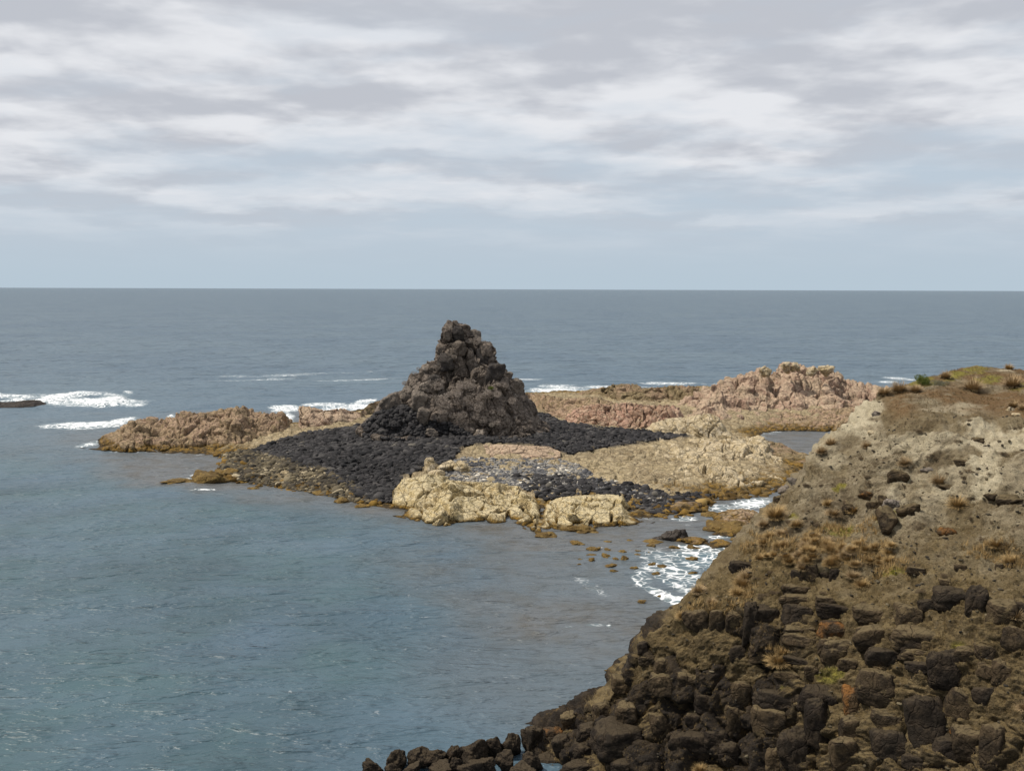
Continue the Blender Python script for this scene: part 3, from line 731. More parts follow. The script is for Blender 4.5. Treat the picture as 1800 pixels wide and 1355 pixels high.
wn = fbm(HP / 2.0, 4, 0.6); wn2 = fbm(HP / 6.0 + 9, 3)
sand = np.zeros_like(UX)
for (a, b_, c_, e_, r_, k_) in [(1760, 770, 100, 26, 0, 1), (1740, 810, 28, 70, 0.12, 1), (1640, 790, 70, 22, 0.1, .6), (1620, 860, 80, 20, -0.15, .7), (1520, 745, 16, 50, 0.7, 1), (1560, 780, 50, 20, 0, .5), (1660, 850, 110, 30, -0.2, .5), (1700, 720, 70, 10, 0, .6), (1460, 800, 20, 40, .7, .5), (1790, 850, 60, 40, 0, .4), (1600, 900, 90, 20, 0, .35)]:
    sand = np.maximum(sand, k_ * sstep(1.6 - blob(a, b_, c_, e_, r_) + wn * 1.2, 0.2, 1.3))
red = plateau * sstep(0.6 + wn2, 0.0, 0.5)
green = np.zeros_like(UX)
for (a, b_, c_, e_, r_) in [(1705, 652, 50, 10, -0.25), (1735, 668, 26, 10, 0), (1680, 662, 30, 9, -.4), (1620, 672, 30, 8, 0), (1800, 680, 25, 8, 0), (1480, 925, 34, 20, 0), (1560, 915, 20, 14, 0), (1395, 912, 14, 8, 0), (1460, 1185, 26, 14, 0), (1378, 1208, 14, 8, 0), (1690, 1140, 20, 18, 0), (1475, 856, 14, 8, 0), (1570, 1010, 24, 8, 0)]:
    green = np.maximum(green, sstep(1.3 - blob(a, b_, c_, e_, r_) + wn, 0.2, 1.2))
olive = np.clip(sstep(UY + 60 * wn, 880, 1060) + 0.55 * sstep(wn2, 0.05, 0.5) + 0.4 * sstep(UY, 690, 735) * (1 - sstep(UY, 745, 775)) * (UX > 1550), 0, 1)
rockA = np.clip(np.maximum(rk, 0.35 * cliff), 0, 1)
sand = np.maximum(sand, sstep(1.3 - blob(1775, 651, 30, 4), 0.2, 1.2))
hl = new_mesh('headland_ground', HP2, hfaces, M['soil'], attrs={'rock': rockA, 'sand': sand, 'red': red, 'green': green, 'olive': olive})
o = link(bpy.data.objects.new('headland_ground', hl), kind='structure')
o['label'] = 'steep eroded headland of bare soil above a basalt cliff'
HEAD = bvh_of(HP2, hfaces)

# ---------------------------------------------------------------- individual rocks
def place_rock(name, seed, loc, scale, rot, mat, label, cat, group=None, sub=4, box=None, rough=0.10, planes=10, soft=9, lump=0.0):
    v, f = rock_shape(seed, sub, planes, rough, soft, box, lump)
    me = new_mesh(name, v, f, mat)
    ob = bpy.data.objects.new(name, me)
    link(ob, label, cat, group)
    ob.location = loc; ob.scale = scale; ob.rotation_euler = rot
    return ob


def view_rock(bvh, px, py, wpx, hpx, name, mat, label, cat, group, seed, tilt=0.0, sink=0.25, dr=0.8, **kw):
    hit = shoot(bvh, px, py)
    if hit is None: return None
    loc, nor = hit
    sc = loc.y / F
    sx_ = wpx * sc / 2; sz_ = hpx * sc / 2; sy_ = (sx_ + sz_) / 2 * dr
    loc = loc - Vector((0, -1, 0.25)).normalized() * (sy_ * sink)
    yaw = -math.atan2(loc.x, loc.y)
    return place_rock(name, seed, loc, (sx_ * 1.05, sy_, sz_ * 1.05), (random.uniform(-.12, .12), tilt, yaw + random.uniform(-.2, .2)), mat, label, cat, group, **kw)


# blocks of the cliff, from a close look at its face: crop coordinates / 3 + (1200, 950)
CB = [(320,148,120,65),(608,185,60,50),(680,170,80,85),(752,190,55,50),(812,185,60,60),(1235,165,80,45),(1470,145,60,35),(1390,220,55,30),(1675,140,40,40),(1725,145,34,48),
(620,265,150,60),(600,315,150,55),(770,320,110,40),(810,370,160,70),(75,420,120,75),(180,430,70,110),(285,430,100,100),(360,440,60,180),(450,410,150,120),(615,400,155,105),
(1020,405,180,100),(1195,405,110,110),(1310,345,100,60),(1435,310,170,100),(1560,350,95,160),(1700,400,140,130),(1790,380,90,90),
(620,525,155,65),(620,470,140,35),(830,490,180,110),(1025,525,185,130),(1260,520,235,100),(1260,602,170,55),(1250,668,120,45),(1770,525,110,110),
(300,605,75,90),(410,600,100,80),(860,590,200,110),(770,570,90,80),(880,655,100,60),(640,640,160,40),(690,700,80,70),(560,715,130,45),(1060,620,150,90),
(1390,690,140,180),(1690,710,110,130),(1600,590,90,70),(1050,780,190,160),(740,850,190,140),(320,830,110,150),(560,860,300,120),
(720,970,120,220),(905,870,90,140),(890,1010,100,130),(480,970,180,150),(280,960,90,160),(1320,1000,200,320),(1480,890,150,190),(1590,820,90,80),(1090,950,150,100),(1100,1080,160,140),
(1520,1080,150,160),(1400,1130,130,170),(1650,1090,110,200),(600,1120,140,200),(860,1140,130,170),(500,1160,100,120),(1230,1170,110,70),(70,960,90,80),(40,740,130,80),(90,1080,150,120),(180,1050,110,80),(250,1130,100,110),(130,860,120,90),(1460,1010,80,60),(1600,680,70,60),(1500,600,90,60)]
UNIQ = {(1390,690,140,180): ('single black angular boulder perched on pale soil in the middle of the cliff', 'darkblock'),
 (1260,520,235,100): ('wide dark rounded block, largest in the upper row of the cliff, above thin ledges', 'cliffblock'),
 (1320,1000,200,320): ('tall black slab standing upright, largest block low in the cliff', 'darkblock'),
 (720,970,120,220): ('tapering dark column under a mossy yellow soil cap', 'darkblock'),
 (905,870,90,140): ('orange stained knobbly pillar top beside the tapering column', 'rustblock'),
 (1460,1010,80,60): ('small orange lichen covered block at the foot of the tall slab', 'rustblock'),
 (830,490,180,110): ('rust topped rounded block left of the wide vertical cleft', 'rustblock'),
 (1050,780,190,160): ('layered brown block with thin horizontal ledges below the cleft', 'cliffblock'),
 (1400,1130,130,170): ('dark block with its upper corner rust orange at the bottom of the frame', 'darkblock'),
 (320,148,120,65): ('lone dark block under an overhang at the left brow of the cliff', 'darkblock'),
 (615,400,155,105): ('flat faced grey black square block between orange veins of soil', 'darkblock'),
 (360,440,60,180): ('narrow upright black column at the cliff corner', 'darkblock'),
 (1560,350,95,160): ('upright dark wedge hanging beneath the right hand brow', 'darkblock'),
 (560,860,300,120): ('broad dark lintel block over the shadowed gap', 'darkblock'),
 (1650,1090,110,200): ('tall brown slab leaning in soil near the lower right corner', 'cliffblock'),
 (1195,405,110,110): ('squat brown block right of the cleft top', 'cliffblock'),
 (1025,525,185,130): ('large dark block directly left of the cleft', 'cliffblock')}
for i, (a, b_, c_, e_) in enumerate(CB):
    px, py = 1200 + a / 3, 950 + b_ / 3
    u = UNIQ.get((a, b_, c_, e_))
    mt = u[1] if u else ('darkblock' if (random.random() < (.6 if py > 1200 else .25)) else 'cliffblock')
    if u: lb = u[0]
    elif b_ < 230: lb = 'small dark block half buried in the soil brow above the cliff'
    elif e_ > c_ * 1.15: lb = 'upright dark basalt block set in the cliff face'
    elif c_ > e_ * 1.7: lb = 'thin flat layer of brown basalt in the cliff face'
    elif b_ > 780: lb = 'blocky black basalt in the shaded foot of the cliff'
    else: lb = 'rounded brown basalt block bedded in the cliff face'
    view_rock(HEAD, px, py, c_ / 3 * 1.36, e_ / 3 * 1.42, 'cliff_block', M[mt], lb, 'rock', 'basalt blocks in the cliff face', 100 + i,
              tilt=(-0.25 if (a, b_) == (1320, 1000) else random.uniform(-.08, .08)), sink=0.50, dr=0.72, box=0.80, sub=5, rough=0.10, planes=14, soft=8, lump=.06)

# boulders at the waterline of the cliff: crop coordinates / 2.77 + (600, 1050)
SB = [(150,828,95,60),(262,800,105,85),(365,785,95,85),(460,785,90,75),(545,770,75,80),(640,760,120,100),(750,735,75,85),(835,720,85,95),(920,700,90,115),(925,800,80,90),(1030,670,110,80),(1110,595,90,65),(1070,720,90,100),(1020,810,150,90),
(1280,570,110,120),(1390,570,120,110),(1370,430,110,80),(1475,245,60,60),(1490,310,90,60),(1560,340,70,80),(1560,420,130,100),(1700,410,140,90),(1350,700,260,170),(1560,620,110,110),(1650,700,100,90),(1720,600,90,70),(1750,110,110,100),
(480,845,120,60),(640,845,120,60),(340,845,90,50),(1380,820,150,80),(700,815,100,60),(1180,760,120,110),(1200,660,110,80),(800,800,90,70),(560,820,80,60),(250,845,90,50),(870,845,120,60),(1150,850,140,70)]
for i, (a, b_, c_, e_) in enumerate(SB):
    px, py = 600 + a / 2.77, 1050 + b_ / 2.77
    if a < 900: lb, g_, mt = 'knobbly black boulder in the line running out into the water below the cliff', 'black boulders at the foot of the cliff', 'darkblock'
    elif (a, b_) == (1030, 670): lb, g_, mt = 'black boulder with an orange lichen cap at the water end of the cliff', None, 'rustblock'
    elif (a, b_) == (1110, 595): lb, g_, mt = 'smooth brown boulder alone on the lower skyline of the cliff', None, 'cliffblock'
    elif (a, b_) == (1350, 700): lb, g_, mt = 'big smooth black bulge at the shadowed foot of the cliff', None, 'darkblock'
    elif (a, b_) == (1475, 245): lb, g_, mt = 'small dark block sticking out from the cliff edge over the bay', None, 'darkblock'
    elif b_ > 640: lb, g_, mt = 'black boulder piled at the dark foot of the cliff', 'black boulders piled under the cliff', 'darkblock'
    else: lb, g_, mt = 'dark brown boulder jutting from the seaward edge of the cliff', 'brown boulders on the seaward cliff edge', 'cliffblock'
    if a < 960:
        q_ = at_z(px, py, 0.55); k_ = q_[1] / F
        place_rock('cliff_boulder', 300 + i, q_, (c_ / 2.77 * 1.15 * k_ / 2, c_ / 2.77 * k_ / 2, e_ / 2.77 * 1.3 * k_ / 2), (0, random.uniform(-.3, .3), i), M['darkblock'], lb, 'boulder', g_, sub=5, rough=0.2, planes=12, soft=10, lump=.1)
        continue
    view_rock(HEAD, px, min(py, 1352), c_ / 2.77 * 1.1, e_ / 2.77 * 1.15, 'cliff_boulder', M[mt], lb, 'boulder', g_, 300 + i, tilt=random.uniform(-.25, .25), sink=0.35, dr=1.0, box=0.84, sub=5, rough=0.12, planes=14, soft=9, lump=.06)

# boulders on the soil slope: crop coordinates / 3.566 + (1300, 620)
HB = [(680,985,80,90,'upright dark boulder standing alone on the pale slope'),(800,900,85,50,'reddish brown flat boulder on the pale slope'),(845,965,60,70,'brown broken boulder between two dark ones'),(905,945,60,75,'tilted black boulder in the cluster on the slope'),(975,950,85,55,'flat topped boulder at the back of the slope cluster'),
(1080,990,105,95,'round black boulder right of the slope cluster'),(935,1055,130,120,'largest dark boulder undercut by shade in the slope cluster'),(1005,780,90,70,'dark rough boulder high on the sandy slope'),(1300,845,90,42,'low dark boulder beside a brown bush'),(340,810,55,50,'small brown boulder on the skyline above the inlet'),
(285,865,85,65,'rounded olive boulder bulging from the skyline over the foam'),(245,930,55,75,'dark boulder on the skyline just below the olive one'),(1280,1125,90,50,'red brown flat boulder low on the bare slope'),(830,505,34,26,'tiny grey stone on the pale gully'),(1700,360,55,40,'white boulder at the brink of the grassy top'),
(1400,690,80,50,'dark clod at the edge of the sand chute'),(860,390,60,45,'brown clod below the top tussocks'),(1680,930,130,70,'broad dark clod under the grey scar'),(1590,905,70,45,'small dark clod beside the broad one'),(1480,550,80,45,'dark clod at the top of the sand chute'),(1190,735,60,40,'brown clod in the middle of the sand patch'),(1740,390,40,26,'grey stone next to the white boulder')]
for i, (a, b_, c_, e_, lb) in enumerate(HB):
    mt = M['cliffblock'] if 'black' in lb or 'dark' in lb else M['rustblock'] if 'red' in lb else M['cream_shelf'] if 'white' in lb or 'grey' in lb else M['boulder']
    view_rock(HEAD, 1300 + a / 3.566, 620 + b_ / 3.566, c_ / 3.566 * 1.1, e_ / 3.566 * 1.1, 'slope_boulder', mt, lb, 'boulder', 'boulders on the headland slope', 400 + i, tilt=random.uniform(-.25, .25), sink=0.15, dr=0.9, rough=0.15, planes=12)

# boulders and columns on the stack: crop coordinates / 3 + (400, 560)
TB = [(845,395,52,85,.25,'upright thin boulder on the left shoulder of the stack'),(862,450,110,90,-.55,'pale slanting slab leaning on the left foot of the stack'),(1010,445,75,100,.3,'tilted grey slab beside the slanting pale slab'),(1035,520,70,90,.2,'brown slab standing in the black cobbles at the stack foot'),(1075,600,60,45,.1,'flat grey stone lying among black boulders below the stack'),
(1050,365,80,60,0,'rounded boulder halfway up the left flank of the stack'),(950,400,70,80,.3,'blocky boulder above the slanting slab'),(1210,255,60,150,0,'brown basalt column on the front of the summit tower'),(1282,250,58,170,.05,'second tall column beside the brown summit column'),(1345,215,70,110,.1,'dark column at the right edge of the summit tower'),(1405,300,85,130,.25,'black buttress below the right edge of the summit'),
(1215,80,60,80,0,'dark pinnacle block at the left of the summit'),(1250,55,60,50,0,'topmost knob of the stack'),(1160,85,40,60,-.1,'thin horn sticking out left of the summit'),(1130,165,60,60,0,'square shoulder block below the summit horn'),(1300,95,70,70,.2,'rounded block right of the summit knob'),(1365,165,60,60,0,'blocky shoulder at the right of the summit'),
(1480,298,50,36,0,'small pale boulder balanced on the right flank of the stack'),(1220,160,75,75,0,'round boulder in the middle of the summit tower'),(1060,280,70,60,.2,'boulder on the upper left flank of the stack'),(1150,230,80,90,0,'dark boulder under the shoulder block'),(1520,370,80,110,.2,'rounded mass at the right shoulder of the stack'),
(1090,320,60,50,0,'dark boulder beside dry bushes on the left flank'),(1120,520,90,60,0,'flat boulder in front of the dry bushes'),(1190,480,80,60,0,'brown boulder among dry bushes at the stack front')]
for i, (a, b_, c_, e_, tl, lb) in enumerate(TB):
    mt = M['boulder'] if any(k in lb for k in ('pale', 'grey', 'rounded', 'upright', 'slab')) else M['stack']
    if ('black' in lb or 'dark' in lb) and i >= 6: mt = M['wetbasalt']
    if 'column' in lb and 'dark' not in lb: mt = M['stack']
    view_rock(STACK, 400 + a / 3, 560 + b_ / 3, c_ / 3 * 1.08, e_ / 3 * 1.08, 'stack_boulder', mt, lb, 'boulder', 'boulders and columns of the stack', 500 + i, tilt=tl, sink=(-0.25 if i < 6 else 0.1), dr=0.8, rough=0.17, planes=12, box=0.9, soft=7, lump=.1)

# ---------------------------------------------------------------- cobble beaches
TAN = [(395,800),(440,792),(500,808),(560,825),(620,850),(660,885),(610,882),(540,866),(480,856),(420,846),(392,830)]
PEB = [(815,806),(860,808),(980,808),(1010,815),(1050,838),(1120,858),(1160,872),(1180,890),(1130,880),(1090,868),(1000,858),(940,866),(880,850),(790,845),(760,832),(790,815)]
DARKM = [(900,838),(1000,838),(1080,850),(1180,868),(1260,868),(1210,900),(1150,905),(1100,884),(1040,866),(960,880),(935,866)]
WEEDY = [(1130,892),(1200,872),(1290,866),(1390,862),(1380,874),(1260,880),(1230,905),(1180,915),(1150,912)]
LEFTW = [(384,800),(405,795),(450,835),(560,858),(680,884),(670,892),(560,878),(430,852),(380,840)]


def scatter(polys, n, y0, y1, x0, x1, seed):
    g = np.random.default_rng(seed)
    x = g.uniform(x0, x1, n); y = g.uniform(y0, y1, n); z = shelf_h(x, y)
    px, py = project(np.stack([x, y, z], -1))
    ok = np.zeros(n, bool)
    for p in polys: ok |= in_poly(px, py, p)
    return np.stack([x, y, z], -1)[ok], px[ok], py[ok]


VAR = [rock_shape(900 + i, 2, 9, 0.05, 7) for i in range(10)]


def stones(pos, size, tone, seed, flat=0.7, raise_=0.25):
    g = np.random.default_rng(seed); n = len(pos)
    V, Fc, T = [], [], []; off = 0
    sc = size[:, None] * np.stack([g.uniform(.75, 1.25, n), g.uniform(.75, 1.25, n), g.uniform(flat * .75, flat * 1.15, n)], -1) / 2
    yaw = g.uniform(0, 6.28, n); ti = g.normal(0, 0.3, n); kind = g.integers(0, len(VAR), n)
    for k, (v, f) in enumerate(VAR):
        s = np.where(kind == k)[0]
        if not len(s): continue
        q = v[None] * sc[s][:, None]
        a, b_ = np.cos(ti[s])[:, None], np.sin(ti[s])[:, None]
        y_, z_ = q[..., 1] * a - q[..., 2] * b_, q[..., 1] * b_ + q[..., 2] * a
        a, b_ = np.cos(yaw[s])[:, None], np.sin(yaw[s])[:, None]
        x_ = q[..., 0] * a - y_ * b_; y2 = q[..., 0] * b_ + y_ * a
        q = np.stack([x_, y2, z_], -1) + pos[s][:, None]
        q[..., 2] += (sc[s][:, 2] * raise_)[:, None]
        V.append(q.reshape(-1, 3)); T.append(np.repeat(tone[s], len(v)))
        Fc.append((f[None] + (np.arange(len(s)) * len(v))[:, None, None] + off).reshape(-1, 3)); off += len(s) * len(v)
    return np.concatenate(V), np.concatenate(Fc), np.concatenate(T)


def field(name, single, polys, n, box, size, mat, label, single_label, group, seed, nsingle, flat=0.7, layer=0.0, cat='stone', lim=9e9):
    pos, px, py = scatter(polys, n, *box, seed)
    g = np.random.default_rng(seed + 1)
    sz = np.clip(np.exp(g.normal(0, 0.32, len(pos))) * (size[0] * .45 + size[1] * .55) * (1 + 0.35 * fbm(pos / 9.0 + 3, 2)), size[0] * .6, size[1] * 1.7)
    pos[:, 2] += g.uniform(0, layer, len(pos))
    tone = np.clip(g.normal(0.45, 0.22, len(pos)) + 0.25 * fbm(pos / 6.0, 2), 0, 1)
    show = sz / pos[:, 1]
    order = np.argsort(-show)
    big, rest = order[:nsingle], order[nsingle:]
    v, f, t_ = stones(pos[rest], sz[rest], tone[rest], seed, flat)
    link(bpy.data.objects.new(name, new_mesh(name, v, f, mat, smooth=True, attrs={'tone': t_})), label, cat, kind='stuff')
    for k in big:
        v, f, t_ = stones(np.zeros((1, 3)), sz[k:k + 1], tone[k:k + 1], seed + int(k), flat)
        ob = bpy.data.objects.new(single, new_mesh(single, v, f, mat, smooth=True, attrs={'tone': t_}))
        ob.location = pos[k]
        link(ob, single_label, cat, group)
    return len(pos)


print('cobbles', field('black_cobbles', 'black_cobble', [BLACK], 68000, (125, 225, -50, 40), (0.38, 0.82), M['cob_black'], 'thousands of black basalt cobbles banked round the foot of the stack', 'larger black basalt cobble on the bank below the stack', 'black cobbles below the stack', 11, 110, layer=0.15))
print('cobbles', field('olive_cobbles', 'olive_cobble', [TAN], 42000, (140, 205, -62, -15), (0.36, 0.8), M['cob_tan'], 'olive and tan cobbles on the lower beach beside the cove', 'larger pale olive cobble on the lower beach beside the cove', 'olive cobbles by the cove', 12, 60, layer=0.1))
print('cobbles', field('grey_pebbles', 'grey_stone', [PEB], 60000, (135, 185, -15, 32), (0.22, 0.5), M['cob_grey'], 'pale grey and white pebbles in the hollow behind the cream outcrops', 'pale stone on the grey pebble beach', 'pale stones on the pebble beach', 13, 30, layer=0.03))
print('cobbles', field('dark_cobbles', 'dark_cobble', [DARKM], 16000, (125, 170, -5, 40), (0.4, 0.8), M['cob_black'], 'dark cobbles between the pebble beach and the inlet', 'larger dark cobble near the inlet behind the rounded hump', 'dark cobbles by the inlet', 14, 40, layer=0.05))
print('cobbles', field('weedy_stones', 'weedy_stone', [WEEDY, LEFTW], 18000, (120, 210, -62, 60), (0.4, 1.0), M['cob_weed'], 'golden brown weed covered stones along the waterline', 'large stone draped in golden brown weed at the waterline', 'weedy stones at the waterline', 15, 40, layer=0.0))

fl = P2[:, ::3].reshape(-1, 3); fpx, fpy = project(fl)
g = np.random.default_rng(77)
sel = in_poly(fpx, fpy, [(640, 750), (668, 722), (705, 712), (735, 728), (770, 736), (800, 750), (835, 768), (760, 775), (690, 775), (640, 765)]) & (fl[:, 1] < Y0 - 2)
fl = fl[sel]; fl = fl[g.permutation(len(fl))[:1900]]
v, f, t_ = stones(fl, g.uniform(0.4, 1.05, len(fl)), np.clip(g.normal(.4, .2, len(fl)), 0, 1), 78, 0.85)
link(bpy.data.objects.new('talus_boulders', new_mesh('talus_boulders', v, f, M['cob_black'], smooth=True, attrs={'tone': t_})), 'black talus boulders heaped against the lower flank of the stack', 'stones', kind='stuff')
# seaweed rocks standing in the water (px, py, width px, height px)
WR = [(360,848,62,22,'big lump of golden weed covered rock off the cove spur'),(308,848,45,7,'thin weedy ledge trailing off the golden lump'),(395,835,40,12,'weedy ledge joining the golden lump to the beach'),(1186,950,52,22,'squared black basalt block standing in the shallows'),(1225,956,60,9,'barnacled low reef running from the black block toward the headland'),(1268,962,45,8,'dark flat reef touching the foot of the headland'),(1150,955,30,6,'flat brown weed ledge beside the black block'),
 (1025,936,50,14,'maroon weedy rocks at the foot of the rounded hump'),(960,945,40,12,'maroon weedy ledge at the tip of the striated outcrop'),(1270,935,60,18,'orange brown kelp covered ledge in the foam'),(1205,898,50,12,'flat pinkish rock among weedy stones in the inlet'),(1165,905,30,9,'low weedy rock at the inlet mouth'),(790,918,40,10,'weed fringed foot of the striated outcrop'),(1015,958,26,6,None)]
for a, b_, c_, e_ in [(45,428,30,14),(165,465,35,16),(150,495,35,8),(235,505,28,20),(145,528,26,14),(248,463,26,8),(335,475,22,10),(295,523,26,12),(345,525,26,14),(275,562,36,12),(440,495,22,8),(290,595,22,6),(415,580,24,12),(525,558,24,14),(600,570,30,12),(790,523,32,16),(790,610,26,12),(550,612,30,8),(440,468,20,6),(530,440,30,8),(675,450,34,8),(780,450,34,12),(520,480,30,5),(75,520,16,4),(65,552,16,5),(460,788,24,6),(580,752,16,6),(1070,398,30,8),(385,400,20,5),(245,410,20,5)]:
    WR.append((1000 + a / 3.6, 840 + b_ / 3.6, c_ / 3.6 * 2.0, e_ / 3.6 * 2.0, None))
WR += [(1072,1180,12,4,None),(770,752,0,0,None),(560,868,26,7,None),(600,884,30,7,None),(640,892,22,6,None),(445,860,16,5,None),(455,856,12,5,None),(1340,870,30,6,None),(1310,875,26,6,None),(1250,908,26,7,None),(1290,902,22,6,None)]
for i, (a, b_, c_, e_, lb) in enumerate(WR):
    if not c_: continue
    P_ = at_z(a, b_, 0.0); sc = P_[1] / F
    wx = c_ * sc / 2; hz = e_ * sc / 2
    mt = M['weedrock']
    if lb and 'black' in lb and 'squared' in lb: mt = M['wetbasalt']
    if lb and ('dark flat' in lb or 'barnacled' in lb): mt = M['olive']
    if lb and 'pinkish' in lb: mt = M['brown']
    place_rock('weedy_rock' if mt is M['weedrock'] else 'reef_rock', 700 + i, (P_[0], P_[1] + wx * .5, 0.02), (wx, wx * 0.9, hz * 1.3), (0, random.uniform(-.05, .05), random.uniform(-.4, .4)), mt,
               lb or 'small brown weed covered rock breaking the surface of the shallows', 'rock', None if lb else 'weedy rocks in the shallows', sub=4, rough=0.30, planes=10)
# brown boulders at the back of the striated outcrop, pale knobs on the far crest
for i, (a, b_, c_, e_, lb) in enumerate([(757,822,26,20,'rounded brown boulder left of a pair behind the striated outcrop'),(789,821,28,18,'brown boulder in the middle of three by the pebble beach'),(815,822,24,14,'smallest of three brown boulders by the pebble beach'),(770,835,26,20,'brown boulder in front of the three by the pebbles'),(715,876,26,24,'smooth tan boulder at the left foot of the striated outcrop'),(700,888,24,12,'dark tan boulder at the waterline beside the smooth one')]):
    P_ = at_z(a, b_, float(shelf_h(*[np.array([q]) for q in at_z(a, b_, 1.6)[:2]])[0])); sc = P_[1] / F
    place_rock('tan_boulder', 800 + i, P_, (c_ * sc / 2, c_ * sc / 2, e_ * sc / 2 * 1.3), (0, 0, i), M['cream_shelf'], lb, 'boulder', sub=4, rough=0.12)
for i, (a, b_, c_, e_, lb) in enumerate([(1343,650,16,14,'pale knob standing alone on the pink ridge crest'),(1382,641,18,12,'left of the paired pale knobs on top of the pink ridge'),(1398,641,16,10,'right of the paired pale knobs on top of the pink ridge'),(1452,648,20,12,'pale rounded knob at the right end of the pink crest'),(1425,650,16,9,'low pale knob between the pair and the rounded one')]):
    P_ = at_y(a, b_ + 3, 243); sc = P_[1] / F
    place_rock('crest_knob', 820 + i, P_, (c_ * sc / 2, c_ * sc / 2, e_ * sc / 2 * 1.5), (0, 0, i), M['cream_shelf'], lb, 'rock', sub=4, rough=0.25)

# ---------------------------------------------------------------- vegetation
def blade_mesh(name, seed, n, mat, spread=0.75, droop=0.5, width=0.022, seg=3):
    g = np.random.default_rng(seed)
    az = g.uniform(0, 6.283, n); lean = np.arccos(g.uniform(0.22, 1.0, n)); L = g.uniform(0.45, 1.1, n) * (1.0 - 0.15 * lean)
    r0 = np.sqrt(g.random(n)) * 0.20; a0 = az + g.normal(0, .6, n)
    bx, by = r0 * np.cos(a0), r0 * np.sin(a0)
    V = np.zeros((n, (seg + 1) * 2, 3)); tip = np.zeros((n, (seg + 1) * 2))
    px_, py_, pz_ = bx.copy(), by.copy(), np.zeros(n) - 0.05
    ux, uy = np.cos(az), np.sin(az)
    for s in range(seg + 1):
        w_ = width * (1 - s / (seg + 0.4))
        V[:, 2 * s] = np.stack([px_ - uy * w_, py_ + ux * w_, pz_], -1); V[:, 2 * s + 1] = np.stack([px_ + uy * w_, py_ - ux * w_, pz_], -1)
        tip[:, 2 * s:2 * s + 2] = s / seg
        a = lean + droop * s * 0.32
        st_ = L / seg
        px_ = px_ + ux * np.sin(a) * st_; py_ = py_ + uy * np.sin(a) * st_; pz_ = pz_ + np.cos(a) * st_
    k = (seg + 1) * 2
    f = np.concatenate([np.array([[2 * s, 2 * s + 1, 2 * s + 3, 2 * s + 2]]) for s in range(seg)])
    Fc = (f[None] + (np.arange(n) * k)[:, None, None]).reshape(-1, 4)
    tone = np.repeat(g.random(n)[:, None], k, 1)
    return new_mesh(name, V, Fc, mat, smooth=False, attrs={'tone': tone, 'tip': tip})


def shrub_mesh(name, seed, n, mat, leaf=0.07, lumps=7):
    g = np.random.default_rng(seed)
    c = g.normal(size=(lumps, 3)) * np.array([.5, .5, .18]); c[:, 2] = np.abs(c[:, 2]) + 0.22; rr = g.uniform(0.3, 0.52, lumps)
    k = g.integers(0, lumps, n); d_ = g.normal(size=(n, 3)); d_ /= np.linalg.norm(d_, axis=1)[:, None]
    p = c[k] + d_ * (rr[k] * g.uniform(0.55, 1.08, n))[:, None]; p[:, 2] = np.maximum(p[:, 2], -0.05)
    a = g.normal(size=(n, 3)); a /= np.linalg.norm(a, axis=1)[:, None]; a = a * 0.6 + d_ * 0.8
    b_ = np.cross(a, g.normal(size=(n, 3))); b_ /= np.linalg.norm(b_, axis=1)[:, None]
    l = g.uniform(.6, 1.5, n)[:, None] * leaf
    V = np.stack([p - b_ * l * .35, p + b_ * l * .35, p + a * l * 1.6], 1)
    Fc = np.arange(n * 3).reshape(-1, 3)
    tone = np.repeat(np.clip(g.random(n) * .5 + .6 * ((k * 7) % lumps) / lumps, 0, 1)[:, None], 3, 1)
    return new_mesh(name, V, Fc, mat, smooth=False, attrs={'tone': tone, 'tip': tone * 0})


TUS = [blade_mesh('tussock', 40 + i, 900, M['tussock'], width=0.024) for i in range(4)]
TUSB = [blade_mesh('tussock', 50 + i, 800, M['tussock_brown'], width=0.024) for i in range(3)]
SHD = [shrub_mesh('dry_shrub', 60 + i, 2600, M['shrub_dry'], leaf=0.055) for i in range(4)]
SHB = [shrub_mesh('brown_shrub', 70 + i, 2400, M['shrub_brown'], leaf=0.06) for i in range(3)]
SHG = shrub_mesh('green_shrub', 80, 3000, M['shrub_green'], leaf=0.06)
SHY = shrub_mesh('grey_green_shrub', 81, 3000, M['shrub_grey'], leaf=0.05)


def plant(bvh, px, py, wpx, meshes, name, label, cat, group, k=0.5, sink=0.0, hz=1.0):
    hit = shoot(bvh, px, py)
    if hit is None: return
    loc, nor = hit
    s = wpx * loc.y / F * k
    ob = bpy.data.objects.new(name, random.choice(meshes) if isinstance(meshes, list) else meshes)
    link(ob, label, cat, group)
    up = (Vector((0, 0, 1)) * 0.85 + nor * 0.15).normalized()
    ob.rotation_mode = 'QUATERNION'
    ob.rotation_quaternion = up.to_track_quat('Z', 'Y') @ Euler((0, 0, random.uniform(0, 6.28))).to_quaternion()
    ob.location = loc - up * (s * sink); ob.scale = (s, s, s * hz)


